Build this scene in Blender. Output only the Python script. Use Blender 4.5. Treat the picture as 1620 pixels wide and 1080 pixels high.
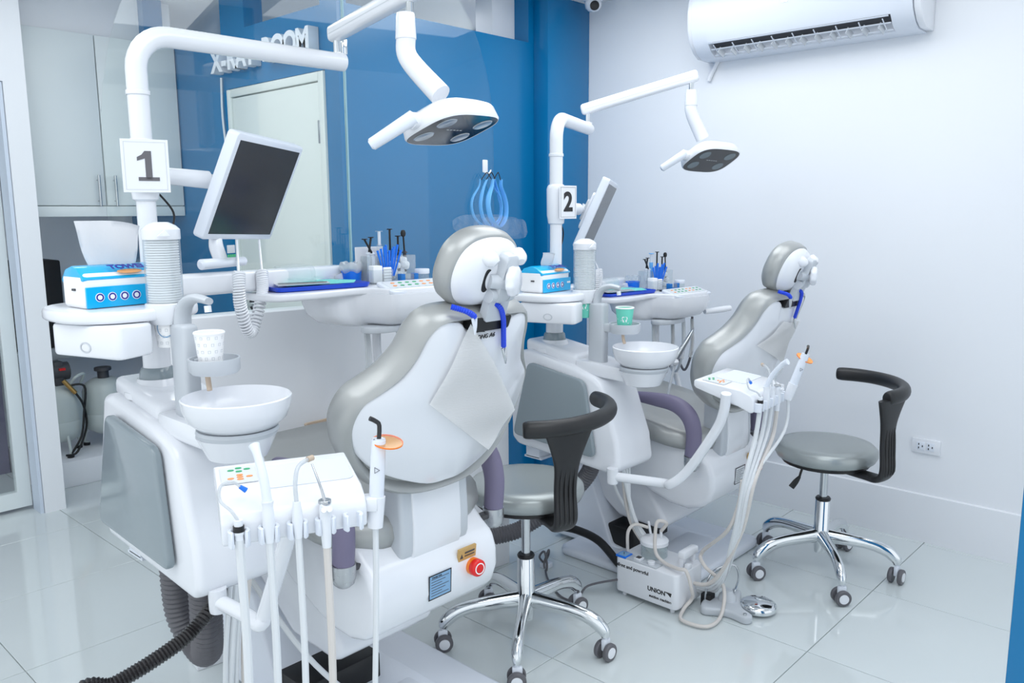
import bpy, bmesh, math, random
from mathutils import Vector as V, Matrix as M
random.seed(7)
S = bpy.context.scene
COL = S.collection
for o in list(bpy.data.objects): bpy.data.objects.remove(o)
# ---------------------------------------------------------------- camera, world, light, exposure
cam = bpy.data.objects.new('camera', bpy.data.cameras.new('camera')); COL.objects.link(cam)
cam.data.sensor_width = 36; cam.data.lens = 36*1298/1620; cam.data.clip_start = .05
CR, CU, CF = V((0.6811,-0.7321,-0.0060)), V((0.1188,0.1024,0.9876)), V((0.7225,0.6734,-0.1567))
cam.matrix_world = M(((CR.x,CU.x,-CF.x,0),(CR.y,CU.y,-CF.y,0),(CR.z,CU.z,-CF.z,1.45),(0,0,0,1)))
S.camera = cam
w = bpy.data.worlds.new('world'); S.world = w; w.use_nodes = True
w.node_tree.nodes['Background'].inputs[0].default_value = (.88,.945,1,1)
w.node_tree.nodes['Background'].inputs[1].default_value = .85
S.view_settings.view_transform = 'Standard'; S.view_settings.look = 'None'
S.view_settings.gamma = 1; S.view_settings.use_curve_mapping = False
S.view_settings.exposure = 0.55
def area(name, loc, size, power, col=(.95,.98,1), target=None):
    l = bpy.data.lights.new(name,'AREA'); l.shape='RECTANGLE'; l.size, l.size_y = size; l.energy = power; l.color = col
    o = bpy.data.objects.new(name, l); COL.objects.link(o); o.location = loc
    if target: o.rotation_euler = (V(target)-V(loc)).to_track_quat('-Z','Y').to_euler()
    return o
area('ceiling_area_light', (1.0,.4,2.53), (1.4,1.4), 13)
area('ceiling_area_light', (2.6,.9,2.53), (1.2,1.2), 7.5)
area('ceiling_area_light', (2.75,2.1,2.53), (1.1,1.0), 9)  # extra light added to brighten the white wall towards the back corner
area('ceiling_area_light', (-.2,1.9,2.53), (1.2,1.2), 9)
area('ceiling_area_light', (1.3,3.4,2.53), (1.0,.7), 5)
area('ceiling_area_light', (3.2,3.8,2.53), (.8,.8), 8)
# ---------------------------------------------------------------- materials
def c(r,g,b):
    f = lambda x: (x/255/12.92 if x<=10 else ((x/255+.055)/1.055)**2.4)
    return (f(r),f(g),f(b),1)
MT = {}
def mat(name, col, rough=.4, metal=0, bump=0, scale=60, var=0, coat=0, spec=.5, emit=0):
    m = bpy.data.materials.new(name); m.use_nodes = True; nt = m.node_tree; b = nt.nodes['Principled BSDF']
    b.inputs['Base Color'].default_value = col; b.inputs['Roughness'].default_value = rough
    b.inputs['Metallic'].default_value = metal; b.inputs['Coat Weight'].default_value = coat
    b.inputs['Coat Roughness'].default_value = .06; b.inputs['Specular IOR Level'].default_value = spec
    if emit:
        b.inputs['Emission Color'].default_value = col; b.inputs['Emission Strength'].default_value = emit
    n = nt.nodes.new('ShaderNodeTexNoise'); n.inputs['Scale'].default_value = scale; n.inputs['Detail'].default_value = 3
    tc = nt.nodes.new('ShaderNodeTexCoord'); nt.links.new(tc.outputs['Object'], n.inputs['Vector'])
    r = nt.nodes.new('ShaderNodeMapRange'); r.inputs['To Min'].default_value = max(0,rough-.03); r.inputs['To Max'].default_value = rough+.03
    nt.links.new(n.outputs['Fac'], r.inputs['Value']); nt.links.new(r.outputs['Result'], b.inputs['Roughness'])
    if var:
        x = nt.nodes.new('ShaderNodeMixRGB'); x.blend_type = 'MULTIPLY'; x.inputs['Fac'].default_value = var
        x.inputs['Color1'].default_value = col; nt.links.new(n.outputs['Color'], x.inputs['Color2']); nt.links.new(x.outputs['Color'], b.inputs['Base Color'])
    if bump:
        bp = nt.nodes.new('ShaderNodeBump'); bp.inputs['Strength'].default_value = bump; bp.inputs['Distance'].default_value = .002
        nt.links.new(n.outputs['Fac'], bp.inputs['Height']); nt.links.new(bp.outputs['Normal'], b.inputs['Normal'])
    MT[name] = m; return m
def clear(name, tint, rough=.02, ior=1.45, haze=0):
    m = bpy.data.materials.new(name); m.use_nodes = True; nt = m.node_tree; nt.nodes.clear()
    out = nt.nodes.new('ShaderNodeOutputMaterial'); t = nt.nodes.new('ShaderNodeBsdfTransparent'); g = nt.nodes.new('ShaderNodeBsdfGlossy')
    lw = nt.nodes.new('ShaderNodeLayerWeight'); lw.inputs['Blend'].default_value = .5; pw = nt.nodes.new('ShaderNodeMath'); pw.operation='POWER'; pw.inputs[1].default_value = 4
    fr = nt.nodes.new('ShaderNodeMath'); fr.operation='MULTIPLY_ADD'; fr.inputs[1].default_value = .5; fr.inputs[2].default_value = ((ior-1)/(ior+1))**2
    nt.links.new(lw.outputs['Facing'],pw.inputs[0]); nt.links.new(pw.outputs[0],fr.inputs[0]); mx = nt.nodes.new('ShaderNodeMixShader')
    t.inputs['Color'].default_value = tint; g.inputs['Roughness'].default_value = rough
    nt.links.new(fr.outputs[0], mx.inputs[0]); nt.links.new(t.outputs[0], mx.inputs[1]); nt.links.new(g.outputs[0], mx.inputs[2])
    last = mx
    if haze:
        d = nt.nodes.new('ShaderNodeBsdfDiffuse'); d.inputs['Color'].default_value = (.9,.92,.93,1); m2 = nt.nodes.new('ShaderNodeMixShader')
        m2.inputs[0].default_value = haze; nt.links.new(mx.outputs[0], m2.inputs[1]); nt.links.new(d.outputs[0], m2.inputs[2]); last = m2
    nt.links.new(last.outputs[0], out.inputs[0]); MT[name] = m; return m
mat('wall_white', c(236,238,242), .35, bump=.05, scale=25)
mat('blue_paint', c(0,112,166), .22, bump=.04, scale=18)
mat('ceiling_paint', c(240,240,240), .6)
mat('tile', c(212,219,220), .06, spec=.6, bump=.01, scale=3)
mat('grout', c(186,190,190), .7)
mat('plastic', c(232,234,239), .22, coat=.3)
mat('plastic_cool', c(226,231,240), .3)
mat('frost_plastic', c(232,235,240), .4)
mat('grey_plastic', c(196,201,207), .35)
mat('mid_grey', c(136,148,154), .12, coat=.3)
mat('silver_leather', c(170,172,171), .36, metal=.35, bump=.06, scale=260)
mat('stool_leather', c(162,168,168), .3, metal=.35, bump=.05, scale=260)
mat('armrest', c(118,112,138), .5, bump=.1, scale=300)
mat('silver', c(190,192,195), .28, metal=.9)
mat('chrome', c(225,228,230), .06, metal=1)
mat('steel', c(200,203,206), .18, metal=1)
mat('black_rubber', c(30,30,32), .42, bump=.05, scale=400)
mat('black', c(16,16,18), .4)
mat('screen_black', c(36,34,36), .25)
mat('lamp_glass', c(14,16,22), .08, spec=.35)
mat('lens', c(190,195,200), .15, metal=.5)
mat('lens_dim', c(105,118,124), .2)
mat('dark_grey', c(70,70,74), .5)
mat('hose_grey', c(98,97,102), .4)
mat('tube_white', c(222,225,228), .35)
mat('tube_cream', c(214,208,203), .35)
mat('cabinet_white', c(226,233,234), .4)
mat('door_white', c(225,231,228), .3)
mat('niche_grey', c(150,156,160), .6)  # even mid grey, used on the niche shelf
mat('dark_void', c(26,24,26), .6)
mat('tank_white', c(200,208,206), .35)
mat('paper', c(246,246,248), .8, bump=.2, scale=120)
mat('paper_cup', c(248,248,249), .6)
mat('mint', c(110,212,190), .5)
mat('cyan_film', c(0,178,235), .2, coat=.4)
mat('navy', c(30,40,150), .35)
mat('orange_print', c(232,168,110), .5)
mat('tray_blue', c(10,70,205), .3)
mat('napkin_green', c(120,215,205), .7)
mat('vivid_blue', c(20,120,235), .35)
mat('case_blue', c(10,110,190), .35)
mat('shield_blue', c(110,185,245), .35)
mat('cord_blue', c(25,70,215), .4)
mat('red', c(225,30,30), .3)
mat('amber_ring', c(245,130,40), .3)
mat('orange_shield', c(242,160,50), .12)
mat('gold_label', c(196,160,100), .4)
mat('label_blue', c(130,170,205), .5)
mat('label_grey', c(214,218,222), .4)
mat('tan', c(196,176,156), .6)
mat('brass', c(190,150,90), .3, metal=.8)
mat('led_green', c(70,170,120), .5)
mat('led_orange', c(240,160,100), .5)
mat('vinyl', c(214,225,236), .15)
mat('downlight', (1,.98,.95,1), .5, emit=9)
clear('glass', (.965,.985,.98,1), .01, 1.5); mat('glass_edge', c(150,188,198), .15)
mat('jamb', c(206,216,230), .4)
clear('clear_plastic', (.95,.97,.98,1), .05, 1.45, .10); clear('film', (.88,.90,.91,1), .1, 1.6, .4)
clear('clear_tube', (.74,.76,.78,1), .08, 1.6, .35); clear('visor', (.93,.97,1,1), .04, 1.6, .05); clear('jar_clear', (.90,.95,.95,1), .05, 1.45, .18)
clear('tint_orange', (.98,.62,.18,1), .05, 1.5, .12)
# ---------------------------------------------------------------- mesh helpers (each returns a bmesh)
def box(a, b, bev=0, seg=2):
    bm = bmesh.new(); x0,x1=sorted((a[0],b[0])); y0,y1=sorted((a[1],b[1])); z0,z1=sorted((a[2],b[2]))
    v=[bm.verts.new(p) for p in ((x0,y0,z0),(x1,y0,z0),(x1,y1,z0),(x0,y1,z0),(x0,y0,z1),(x1,y0,z1),(x1,y1,z1),(x0,y1,z1))]
    for f in ((3,2,1,0),(4,5,6,7),(0,1,5,4),(1,2,6,5),(2,3,7,6),(3,0,4,7)): bm.faces.new([v[i] for i in f])
    if bev: bmesh.ops.bevel(bm, geom=bm.edges[:], offset=bev, segments=seg, profile=.5, affect='EDGES', clamp_overlap=True)
    return bm
def xf(bm, m): bmesh.ops.transform(bm, matrix=m, verts=bm.verts[:]); return bm
def tr(x,y,z): return M.Translation((x,y,z))
def rz(a): return M.Rotation(a,4,'Z')
def basis(o, x, y):
    x=V(x).normalized(); z=x.cross(V(y)).normalized(); y=z.cross(x)
    return M(((x.x,y.x,z.x,o[0]),(x.y,y.y,z.y,o[1]),(x.z,y.z,z.z,o[2]),(0,0,0,1)))
def join(*bms):
    r = bms[0]
    for b in bms[1:]:
        me = bpy.data.meshes.new('t'); b.to_mesh(me); b.free(); r.from_mesh(me); bpy.data.meshes.remove(me)
    return r
def catm(P, n=6, closed=False):
    P=[V(p) for p in P]; out=[]; N=len(P)
    if N<3 and not closed: return P
    rng = range(N) if closed else range(N-1)
    for i in rng:
        g = (lambda k: P[k%N]) if closed else (lambda k: P[max(0,min(N-1,k))])
        p0,p1,p2,p3=g(i-1),g(i),g(i+1),g(i+2)
        for k in range(n):
            t=k/n; out.append(.5*((2*p1)+(p2-p0)*t+(2*p0-5*p1+4*p2-p3)*t*t+(3*p1-p0-3*p2+p3)*t**3))
    if not closed: out.append(P[-1])
    return out
def tube(P, r, n=10, sub=6, flat=1, up=None, cap=True, wave=None):
    """sweep; r scalar or list per control point; flat scales one cross axis; wave=(period,amp) ribs"""
    N=len(P); R = r if isinstance(r,(list,tuple)) else [r]*N
    Q=catm([V((*p,)) for p in P], sub) if sub>1 else [V(p) for p in P]
    RR=[x.x for x in catm([V((a,0,0)) for a in R], sub)] if sub>1 else R
    if N==2 and sub>1: Q=[V(P[0]),V(P[1])]; RR=R
    if wave:
        L=[0]
        for i in range(1,len(Q)): L.append(L[-1]+(Q[i]-Q[i-1]).length)
        st=wave[0]/4; q2=[];r2=[];k=0;s=0
        while s<L[-1]:
            while k<len(L)-2 and L[k+1]<s: k+=1
            t=(s-L[k])/max(1e-9,L[k+1]-L[k]); q2.append(Q[k].lerp(Q[k+1],t)); r2.append(RR[k]+(RR[k+1]-RR[k])*t+wave[1]*math.sin(len(q2)*math.pi/2)); s+=st
        Q,RR=q2,r2
    bm=bmesh.new(); rings=[]; T=(Q[1]-Q[0]).normalized()
    u=V(up) if up else (V((0,0,1)) if abs(T.z)<.9 else V((1,0,0)))
    u=(u-T*u.dot(T)).normalized()
    for i,q in enumerate(Q):
        t=(Q[min(i+1,len(Q)-1)]-Q[max(i-1,0)]).normalized(); u=(u-t*u.dot(t)).normalized(); s=t.cross(u)
        rings.append([bm.verts.new(q+u*math.cos(2*math.pi*k/n)*RR[i]+s*math.sin(2*math.pi*k/n)*RR[i]*flat) for k in range(n)])
    for a,b in zip(rings,rings[1:]):
        for k in range(n): bm.faces.new((a[k],a[(k+1)%n],b[(k+1)%n],b[k]))
    if cap: bm.faces.new(rings[0][::-1]); bm.faces.new(rings[-1])
    return bm
def lathe(prof, o=(0,0,0), n=28, ax=None, sx=1, sy=1):
    bm=bmesh.new(); rings=[]
    for r,z in prof:
        if r<1e-6: rings.append([bm.verts.new((0,0,z))])
        else: rings.append([bm.verts.new((r*sx*math.cos(2*math.pi*k/n),r*sy*math.sin(2*math.pi*k/n),z)) for k in range(n)])
    for a,b in zip(rings,rings[1:]):
        if len(a)==1 and len(b)==1: continue
        for k in range(n):
            j=(k+1)%n
            if len(a)==1: bm.faces.new((a[0],b[j],b[k]))
            elif len(b)==1: bm.faces.new((a[k],a[j],b[0]))
            else: bm.faces.new((a[k],a[j],b[j],b[k]))
    bmesh.ops.recalc_face_normals(bm, faces=bm.faces[:])
    m = tr(*o)
    if ax is not None: m = m @ V((0,0,1)).rotation_difference(V(ax)).to_matrix().to_4x4()
    return xf(bm,m)
def disc(r,h,o,ax=(0,0,1),n=24,bev=.1):
    b=min(h,r)*bev
    return lathe([(0,0),(r-b,0),(r,b),(r,h-b),(r-b,h),(0,h)],o,n,ax)
def prism(P, e, bev=0, seg=2):
    bm=bmesh.new(); e=V(e); a=[bm.verts.new(p) for p in P]; b=[bm.verts.new(V(p)+e) for p in P]; n=len(P)
    fa=bm.faces.new(a); fb=bm.faces.new(b[::-1])
    for i in range(n): bm.faces.new((a[(i+1)%n],a[i],b[i],b[(i+1)%n]))
    bmesh.ops.recalc_face_normals(bm, faces=bm.faces[:])
    if bev:
        ed=[x for x in bm.edges if x.calc_face_angle(0)>.5]
        bmesh.ops.bevel(bm, geom=ed, offset=bev, segments=seg, profile=.5, affect='EDGES', clamp_overlap=True)
    return bm
def pillow(out, ctr, rings, f):
    """outline out [(x,y)], rings [(scale,d)] closed by zero scales; f maps (x,y,d) to a point"""
    bm=bmesh.new(); rr=[]; n=len(out)
    for s,d in rings:
        if s==0: rr.append([bm.verts.new(f(ctr[0],ctr[1],d))])
        else: rr.append([bm.verts.new(f(ctr[0]+(p[0]-ctr[0])*s, ctr[1]+(p[1]-ctr[1])*s, d)) for p in out])
    for a,b in zip(rr,rr[1:]):
        for k in range(n):
            j=(k+1)%n
            if len(a)==1: bm.faces.new((a[0],b[j],b[k]))
            elif len(b)==1: bm.faces.new((a[k],a[j],b[0]))
            else: bm.faces.new((a[k],a[j],b[j],b[k]))
    bmesh.ops.recalc_face_normals(bm, faces=bm.faces[:]); return bm
def rrect(w,h,r,n=5):
    P=[]
    for cx,cy,a in ((w/2-r,h/2-r,0),(-w/2+r,h/2-r,90),(-w/2+r,-h/2+r,180),(w/2-r,-h/2+r,270)):
        for k in range(n+1):
            t=math.radians(a+90*k/n); P.append((cx+r*math.cos(t),cy+r*math.sin(t)))
    return P
def roundpoly(P,r,n=5):
    out=[]; N=len(P)
    for i in range(N):
        p=V((*P[i],0)); a=(V((*P[i-1],0))-p).normalized(); b=(V((*P[(i+1)%N],0))-p).normalized()
        s,e=p+a*r,p+b*r
        for k in range(n+1):
            t=k/n; q=s*(1-t)**2+p*2*t*(1-t)+e*t*t; out.append((q.x,q.y))
    return out
def superell(a,b,e=2.6,n=40):
    P=[]
    for k in range(n):
        t=2*math.pi*k/n; x,y=math.cos(t),math.sin(t)
        P.append((a*math.copysign(abs(x)**(2/e),x), b*math.copysign(abs(y)**(2/e),y)))
    return P
def obj(name, bm, m, parent=None, smooth=40):
    root=parent
    while root is not None and root.parent is not None: root=root.parent
    if root is not None and 'base' in root:
        b=V(root['base']); bmesh.ops.translate(bm, verts=bm.verts[:], vec=-b)
    me=bpy.data.meshes.new(name); bm.to_mesh(me); bm.free()
    me.materials.append(MT[m])
    if smooth:
        for p in me.polygons: p.use_smooth=True
        me.set_sharp_from_angle(angle=math.radians(smooth))
    o=bpy.data.objects.new(name,me); COL.objects.link(o); o.parent=parent; return o
def tag(o,label,cat,group=None):
    o['label']=label; o['category']=cat
    if group: o['group']=group
    return o
def thing(name,label,cat,base=(0,0,0),off=(0,0,0),group=None,rot=0):
    o=bpy.data.objects.new(name,None); COL.objects.link(o); o.empty_display_size=.05
    o.location=V(base)+V(off); o.rotation_euler=(0,0,rot); o['base']=[float(x) for x in base]
    return tag(o,label,cat,group)
def single(name,bm,m,label,cat,base,off=(0,0,0),group=None,smooth=40):
    bmesh.ops.translate(bm, verts=bm.verts[:], vec=-V(base)); o=obj(name,bm,m,None,smooth); o.location=V(base)+V(off)
    return tag(o,label,cat,group)
def struct(name,bm,m,parent=None,smooth=30):
    o=obj(name,bm,m,parent,smooth)
    if parent is None: o['kind']='structure'
    return o
def text(name,s,size,m,parent,o,x,y,ext=.0006,bold=0,align='CENTER'):
    cu=bpy.data.curves.new('t','FONT'); cu.body=s; cu.size=size; cu.extrude=ext; cu.offset=bold; cu.align_x=align; cu.align_y='CENTER'
    t=bpy.data.objects.new('t',cu); COL.objects.link(t)
    me=bpy.data.meshes.new_from_object(t.evaluated_get(bpy.context.evaluated_depsgraph_get()))
    bm=bmesh.new(); bm.from_mesh(me); bpy.data.objects.remove(t); bpy.data.curves.remove(cu); bpy.data.meshes.remove(me)
    return obj(name, xf(bm,basis(o,x,y)), m, parent, 0)
# ---------------------------------------------------------------- the room
WU, BV, DU = 3.752, 3.0, 2.15
fl = struct('floor', box((-1.3,-1.3,-.12),(3.9,5.3,-.006)), 'grout')
for i in range(-6,5):
    for j in range(-5,9):
        x0,x1=max(-1.3,1.915+.6*i+.0015),min(WU,1.915+.6*(i+1)-.0015); y0,y1=max(-1.3,1.013+.6*j+.0015),min(5.2,1.013+.6*(j+1)-.0015)
        if x1-x0<.02 or y1-y0<.02: continue
        obj('tile', box((x0,y0,-.012),(x1,y1,0),.0012,1), 'tile', fl, 0)
struct('ceiling', box((-1.3,-1.3,2.56),(3.9,5.3,2.66)), 'ceiling_paint')
struct('wall_right', box((WU,-1.3,0),(3.9,5.3,2.56)), 'wall_white')
struct('baseboard_right', prism([(WU,-1.28,0),(WU-.014,-1.28,0),(WU-.014,-1.28,.212),(WU,-1.28,.215)],(0,BV+1.28-.1,0)), 'wall_white')
struct('wall_back', join(box((DU,BV,0),(WU,BV+.1,2.325)), box((DU,BV,2.325),(2.2,BV+.1,2.56)), box((3.36,BV,2.325),(WU,BV+.1,2.56)), box((3.40,BV-.1,0),(WU,BV,2.56),.004)), 'blue_paint')
struct('trim_1', box((3.19,BV+.1,2.30),(3.36,BV+.22,2.56)), 'wall_white')
struct('wall_corridor', join(box((DU,3.1,2.06),(DU+.1,5.2,2.33)), box((DU,3.1,2.33),(DU+.1,3.12,2.56)), box((DU,3.75,2.33),(DU+.1,3.98,2.56)), box((DU,3.93,0),(DU+.1,5.2,2.06))), 'blue_paint')
struct('wall_far', box((-1.3,5.2,0),(WU,5.3,2.56)), 'wall_white')
struct('wall_left', join(box((-1.3,4.3,0),(.25,4.4,2.56)), box((.25,4.3,2.045),(1.345,4.4,2.56)), box((1.25,4.3,0),(1.345,4.4,2.045))), 'wall_white')
struct('wall_column', box((1.756,-.4,0),(1.95,.31,2.56),.003), 'blue_paint')
# glazed doorway in the left wall
d2 = struct('door_2', join(box((.27,4.42,.02),(.33,4.46,2.03)),box((1.17,4.42,.02),(1.23,4.46,2.03)),box((.33,4.42,1.95),(1.17,4.46,2.03)),box((.33,4.42,.02),(1.17,4.46,.1))), 'cabinet_white')
obj('jamb_strip', box((1.232,4.31,.0),(1.248,4.41,2.043)), 'jamb', d2)
obj('pane', box((.33,4.435,.1),(1.17,4.445,1.95)), 'glass', d2)
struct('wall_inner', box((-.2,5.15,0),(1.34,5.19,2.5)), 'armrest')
# white door under the sign
d1 = struct('door_1', box((DU-.004,3.145,.01),(DU+.05,3.893,2.012),.002), 'door_white')
obj('door_frame', join(box((DU-.012,3.10,0),(DU+.1,3.14,2.055),.003),box((DU-.012,3.898,0),(DU+.1,3.935,2.055),.003),box((DU-.012,3.14,2.017),(DU+.1,3.898,2.055),.003)), 'door_white', d1)
for z in (.35,1.75): obj('hinge', box((DU-.014,3.135,z),(DU-.003,3.152,z+.1),.003), 'steel', d1)
obj('door_knob', join(disc(.03,.008,(DU-.003,3.80,.99),(-1,0,0)),lathe([(.011,0),(.011,.02),(.026,.03),(.028,.045),(.02,.058),(0,.06)],(DU-.01,3.80,.99),20,(-1,0,0))), 'steel', d1)
# X-ray room letters
sg = thing('room_sign','white raised letters reading X-RAY ROOM above the white door','sign',(DU,3.57,2.13))
wd = {'X':.085,'-':.055,'R':.085,'A':.085,'Y':.08,' ':.06,'O':.095,'M':.1}
v = 3.985
for ch in 'X-RAY ROOM':
    if ch!=' ': text('letter',ch,.135,'plastic_cool',sg,(DU-.028,v-wd[ch]/2,2.182),(0,-1,0),(0,0,1),.026,.006)
    v -= wd[ch]+.003
single('sign_cable', tube([(DU-.01,3.98,2.12),(DU-.012,3.985,1.95),(DU-.012,3.97,1.8),(DU-.012,3.95,1.62)],.006,8), 'tube_white','thin white cable hanging below the raised letters beside the door','cable',(DU-.01,3.98,1.62))
# partition: low wall with rounded glass on top
A=V((2.36,2.22,0)); PL=V((-math.cos(math.radians(8)),math.sin(math.radians(8)),0)); PN=V((math.sin(math.radians(8)),math.cos(math.radians(8)),0))
PM=M(((PL.x,PN.x,0,A.x),(PL.y,PN.y,0,A.y),(0,0,1,0),(0,0,0,1)))
struct('wall_partition', xf(box((0,0,0),(1.285,.10,1.135),.004),PM), 'wall_white')
gp=thing('glass_partition','tall clear glass screen with rounded upper corners standing on the low white wall','glass partition',A+PN*.05+PL*.72+V((0,0,1.135)))
def pane(s0,s1,side):
    P=[(s0,1.125),(s1,1.125)]; a=.62; b=.72
    arc=[(math.cos(t),math.sin(t)) for t in [i*math.pi/2/14 for i in range(15)]]
    if side=='r': P+=[(s1,2.47)]+[(s0+a-a*x,1.75+b*y) for x,y in arc[::-1]]
    else: P+=[(s1-a+a*x,1.62+.85*y) for x,y in arc]+[(s0,2.47)]
    return xf(prism([(x,.045,z) for x,z in P],(0,.01,0)),PM)
obj('pane',pane(.03,.655,'r'),'glass',gp); obj('pane',pane(.661,1.43,'l'),'glass',gp)
obj('edge_seam',xf(box((.6555,.044,1.13),(.6605,.056,2.47)),PM),'glass_edge',gp)
for z in (1.97,): obj('glass_clamp',xf(box((.648,.040,z),(.668,.060,z+.05),.003),PM),'chrome',gp)
# cabinet niche at the back left
cb=thing('wall_cabinet','white two-door wall cabinet with steel bar handles hung in the niche','cabinet',(1.75,4.8,1.42))
obj('carcass',join(box((1.35,4.50,1.436),(2.146,4.80,2.34)),box((1.35,4.48,1.436),(2.146,4.52,1.488),.003)),'cabinet_white',cb)
for a,b,h in ((1.352,1.728,1.69),(1.733,2.144,1.772)):
    d=obj('cabinet_door',box((a,4.478,1.492),(b,4.498,2.338),.003),'cabinet_white',cb)
    obj('handle',join(tube([(h,4.452,1.49),(h,4.452,1.645)],.007,10),*[tube([(h,4.48,z),(h,4.452,z)],.004,8) for z in (1.515,1.62)]),'steel',d)
struct('trim_2', box((1.345,4.52,2.34),(2.15,4.85,2.56)), 'wall_white')
struct('trim_3', box((1.98,4.46,2.34),(2.08,4.56,2.56)), 'blue_paint')
struct('trim_4', box((1.345,4.62,0),(2.15,5.2,.14),.004), 'wall_white')
single('niche_dark_block',box((1.36,4.9,.72),(1.62,5.15,1.2),.01),'dark_void','black block standing in for the dark niche opening behind the towel pack','case',(1.49,5.02,.72))  # near-black block in place of the dark void inside the niche
single('niche_shelf',box((1.345,4.86,.66),(2.15,5.2,.72),.003),'niche_grey','grey shelf above the air compressors in the niche','shelf',(1.75,5.03,.66))
def compressor(x,y,lab,dx):
    t=thing('air_compressor',lab,'compressor',(x,y,.14),group='compressors in the niche')
    obj('tank',lathe([(0,.21),(.06,.215),(.1,.24),(.115,.28),(.118,.33),(.116,.335),(.118,.34),(.115,.46),(.1,.5),(.06,.525),(0,.53)],(x,y,0),26),'tank_white',t)
    for k in range(3):
        a=k*2.1+.5; p=V((math.cos(a),math.sin(a),0))
        f=obj('leg',tube([V((x,y,.26))+p*.10,V((x,y,.17))+p*.125,V((x,y,.155))+p*.1],.008,8,4),'tank_white',t)
        obj('rubber_foot',disc(.018,.016,V((x,y,.14))+p*.115),'black',f)
    if dx:
        obj('motor',join(tube([(x-.1,y,.60),(x+.06,y,.60)],.05,14),box((x-.02,y-.04,.52),(x+.03,y+.04,.66),.01)),'dark_grey',t)
        obj('indicator',box((x+.0,y-.06,.612),(x+.03,y-.042,.624)),'red',t)
        obj('brass_valve',tube([(x+.0,y-.1,.565),(x+.05,y-.12,.49)],.012,10),'brass',t)
        obj('air_line',tube([(x+.05,y-.12,.49),(x+.08,y-.13,.42),(x+.09,y-.12,.3),(x+.03,y-.13,.17),(x-.03,y-.13,.16)],.006,8),'black',t)
        obj('air_line',tube([(x+.02,y-.09,.53),(x+.1,y-.11,.52),(x+.08,y-.13,.38),(x+.06,y-.12,.25),(x,y-.13,.165)],.006,8),'black',t)
        obj('lift_handle',tube([(x+.05,y-.05,.53),(x+.07,y-.08,.57),(x+.12,y-.06,.58),(x+.12,y,.52)],.008,8),'tank_white',t)
    else:
        obj('top_valve',join(disc(.03,.05,(x,y,.525)),disc(.045,.018,(x,y,.57))),'dark_grey',t)
compressor(1.52,4.82,'white air compressor tank with brass valve and looping black hoses',1)
compressor(1.77,4.84,'white air compressor tank beside the one with the brass valve',0)
# air conditioner
ac=thing('air_conditioner','white wall-mounted split air conditioner with open vent','air conditioner',(WU,1.63,2.16))
prof=[(0,2.162),(.105,2.163),(.15,2.185),(.19,2.228),(.212,2.29),(.216,2.37),(.2,2.45),(.17,2.47),(0,2.475)]
notch=[(0,2.162),(.105,2.163),(.108,2.166),(.10,2.22),(.165,2.25),(.186,2.222),(.192,2.232),(.212,2.29),(.216,2.37),(.2,2.45),(.17,2.47),(0,2.475)]
pf=lambda P,v0,v1,b=0: prism([(WU-d,v0,z) for d,z in P],(0,v1-v0,0),b)
obj('housing',join(pf(notch,1.24,2.06)),'plastic_cool',ac)
obj('end_panel',pf(prof,1.155,1.24),'plastic_cool',ac); obj('end_panel',pf(prof,2.06,2.135),'plastic_cool',ac)
obj('side_cap',pf([(d*.96,2.316+(z-2.316)*.97) for d,z in prof],1.125,1.153,.006),'plastic',ac); obj('side_cap',pf([(d*.96,2.316+(z-2.316)*.97) for d,z in prof],2.137,2.162,.006),'plastic',ac)
obj('vent_lining',xf(box((-.003,0,0),(.066,.818,.004)),basis((WU-.103,1.241,2.214),(-.065,0,.03),(0,1,0))),'dark_grey',ac)
for k in range(12):
    vv=1.285+k*.066
    obj('louver',xf(box((-.028,-.002,0),(.012,.002,.03)),basis((WU-.14,vv,2.197),(-.8,.25,.5),(.25,1,0))),'grey_plastic',ac)
obj('flap',join(*[xf(box((0,0,0),(.008,.81,.003),.001,1),basis((WU-.118-k*.034,1.245,2.172+k*.022),(-.04,0,.023),(0,1,0))) for k in range(3)]),'plastic_cool',ac)
for k in range(9): obj('flap_rib',xf(box((0,-.002,0),(.075,.002,.003)),basis((WU-.118,1.27+k*.095,2.172),(-.04,0,.023),(0,1,0))),'plastic_cool',ac)
obj('badge',box((WU-.217,1.66,2.335),(WU-.2145,1.69,2.345)),'silver',ac)
single('pipe_cover',tube([(WU-.012,2.10,2.17),(WU-.012,2.13,2.12),(WU-.012,2.15,2.08)],.012,8),'plastic','short white drain pipe below the left end of the air conditioner','pipe',(WU,2.12,2.1))
sc=thing('security_camera','small white dome security camera with black lens at the ceiling corner','camera',(3.6,2.76,2.56))
obj('mount',disc(.05,.03,(3.6,2.76,2.53)),'plastic',sc); obj('ball',lathe([(0,0),(.025,.004),(.04,.018),(.045,.04),(.04,.055),(0,.06)],(3.6,2.76,2.478),24),'plastic',sc)
obj('lens',lathe([(.024,0),(.024,.012),(.015,.016),(0,.016)],(3.578,2.735,2.502),18,(-.65,-.65,-.15)),'black',sc)
ot=thing('wall_outlet','white double wall socket on the right wall near the stool','outlet',(WU,1.037,.43))
obj('plate',box((WU-.009,.979,.398),(WU,1.094,.463),.002),'plastic',ot)
for vv in (1.018,1.058):
    s=obj('socket',box((WU-.011,vv-.016,.412),(WU-.008,vv+.016,.449),.002),'plastic_cool',ot)
    for dv,dz in ((.007,.008),(.007,-.008),(-.008,0)): obj('slot',box((WU-.0118,vv+dv-.002,.43+dz-.004),(WU-.0108,vv+dv+.002,.43+dz+.004)),'black',s)
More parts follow.
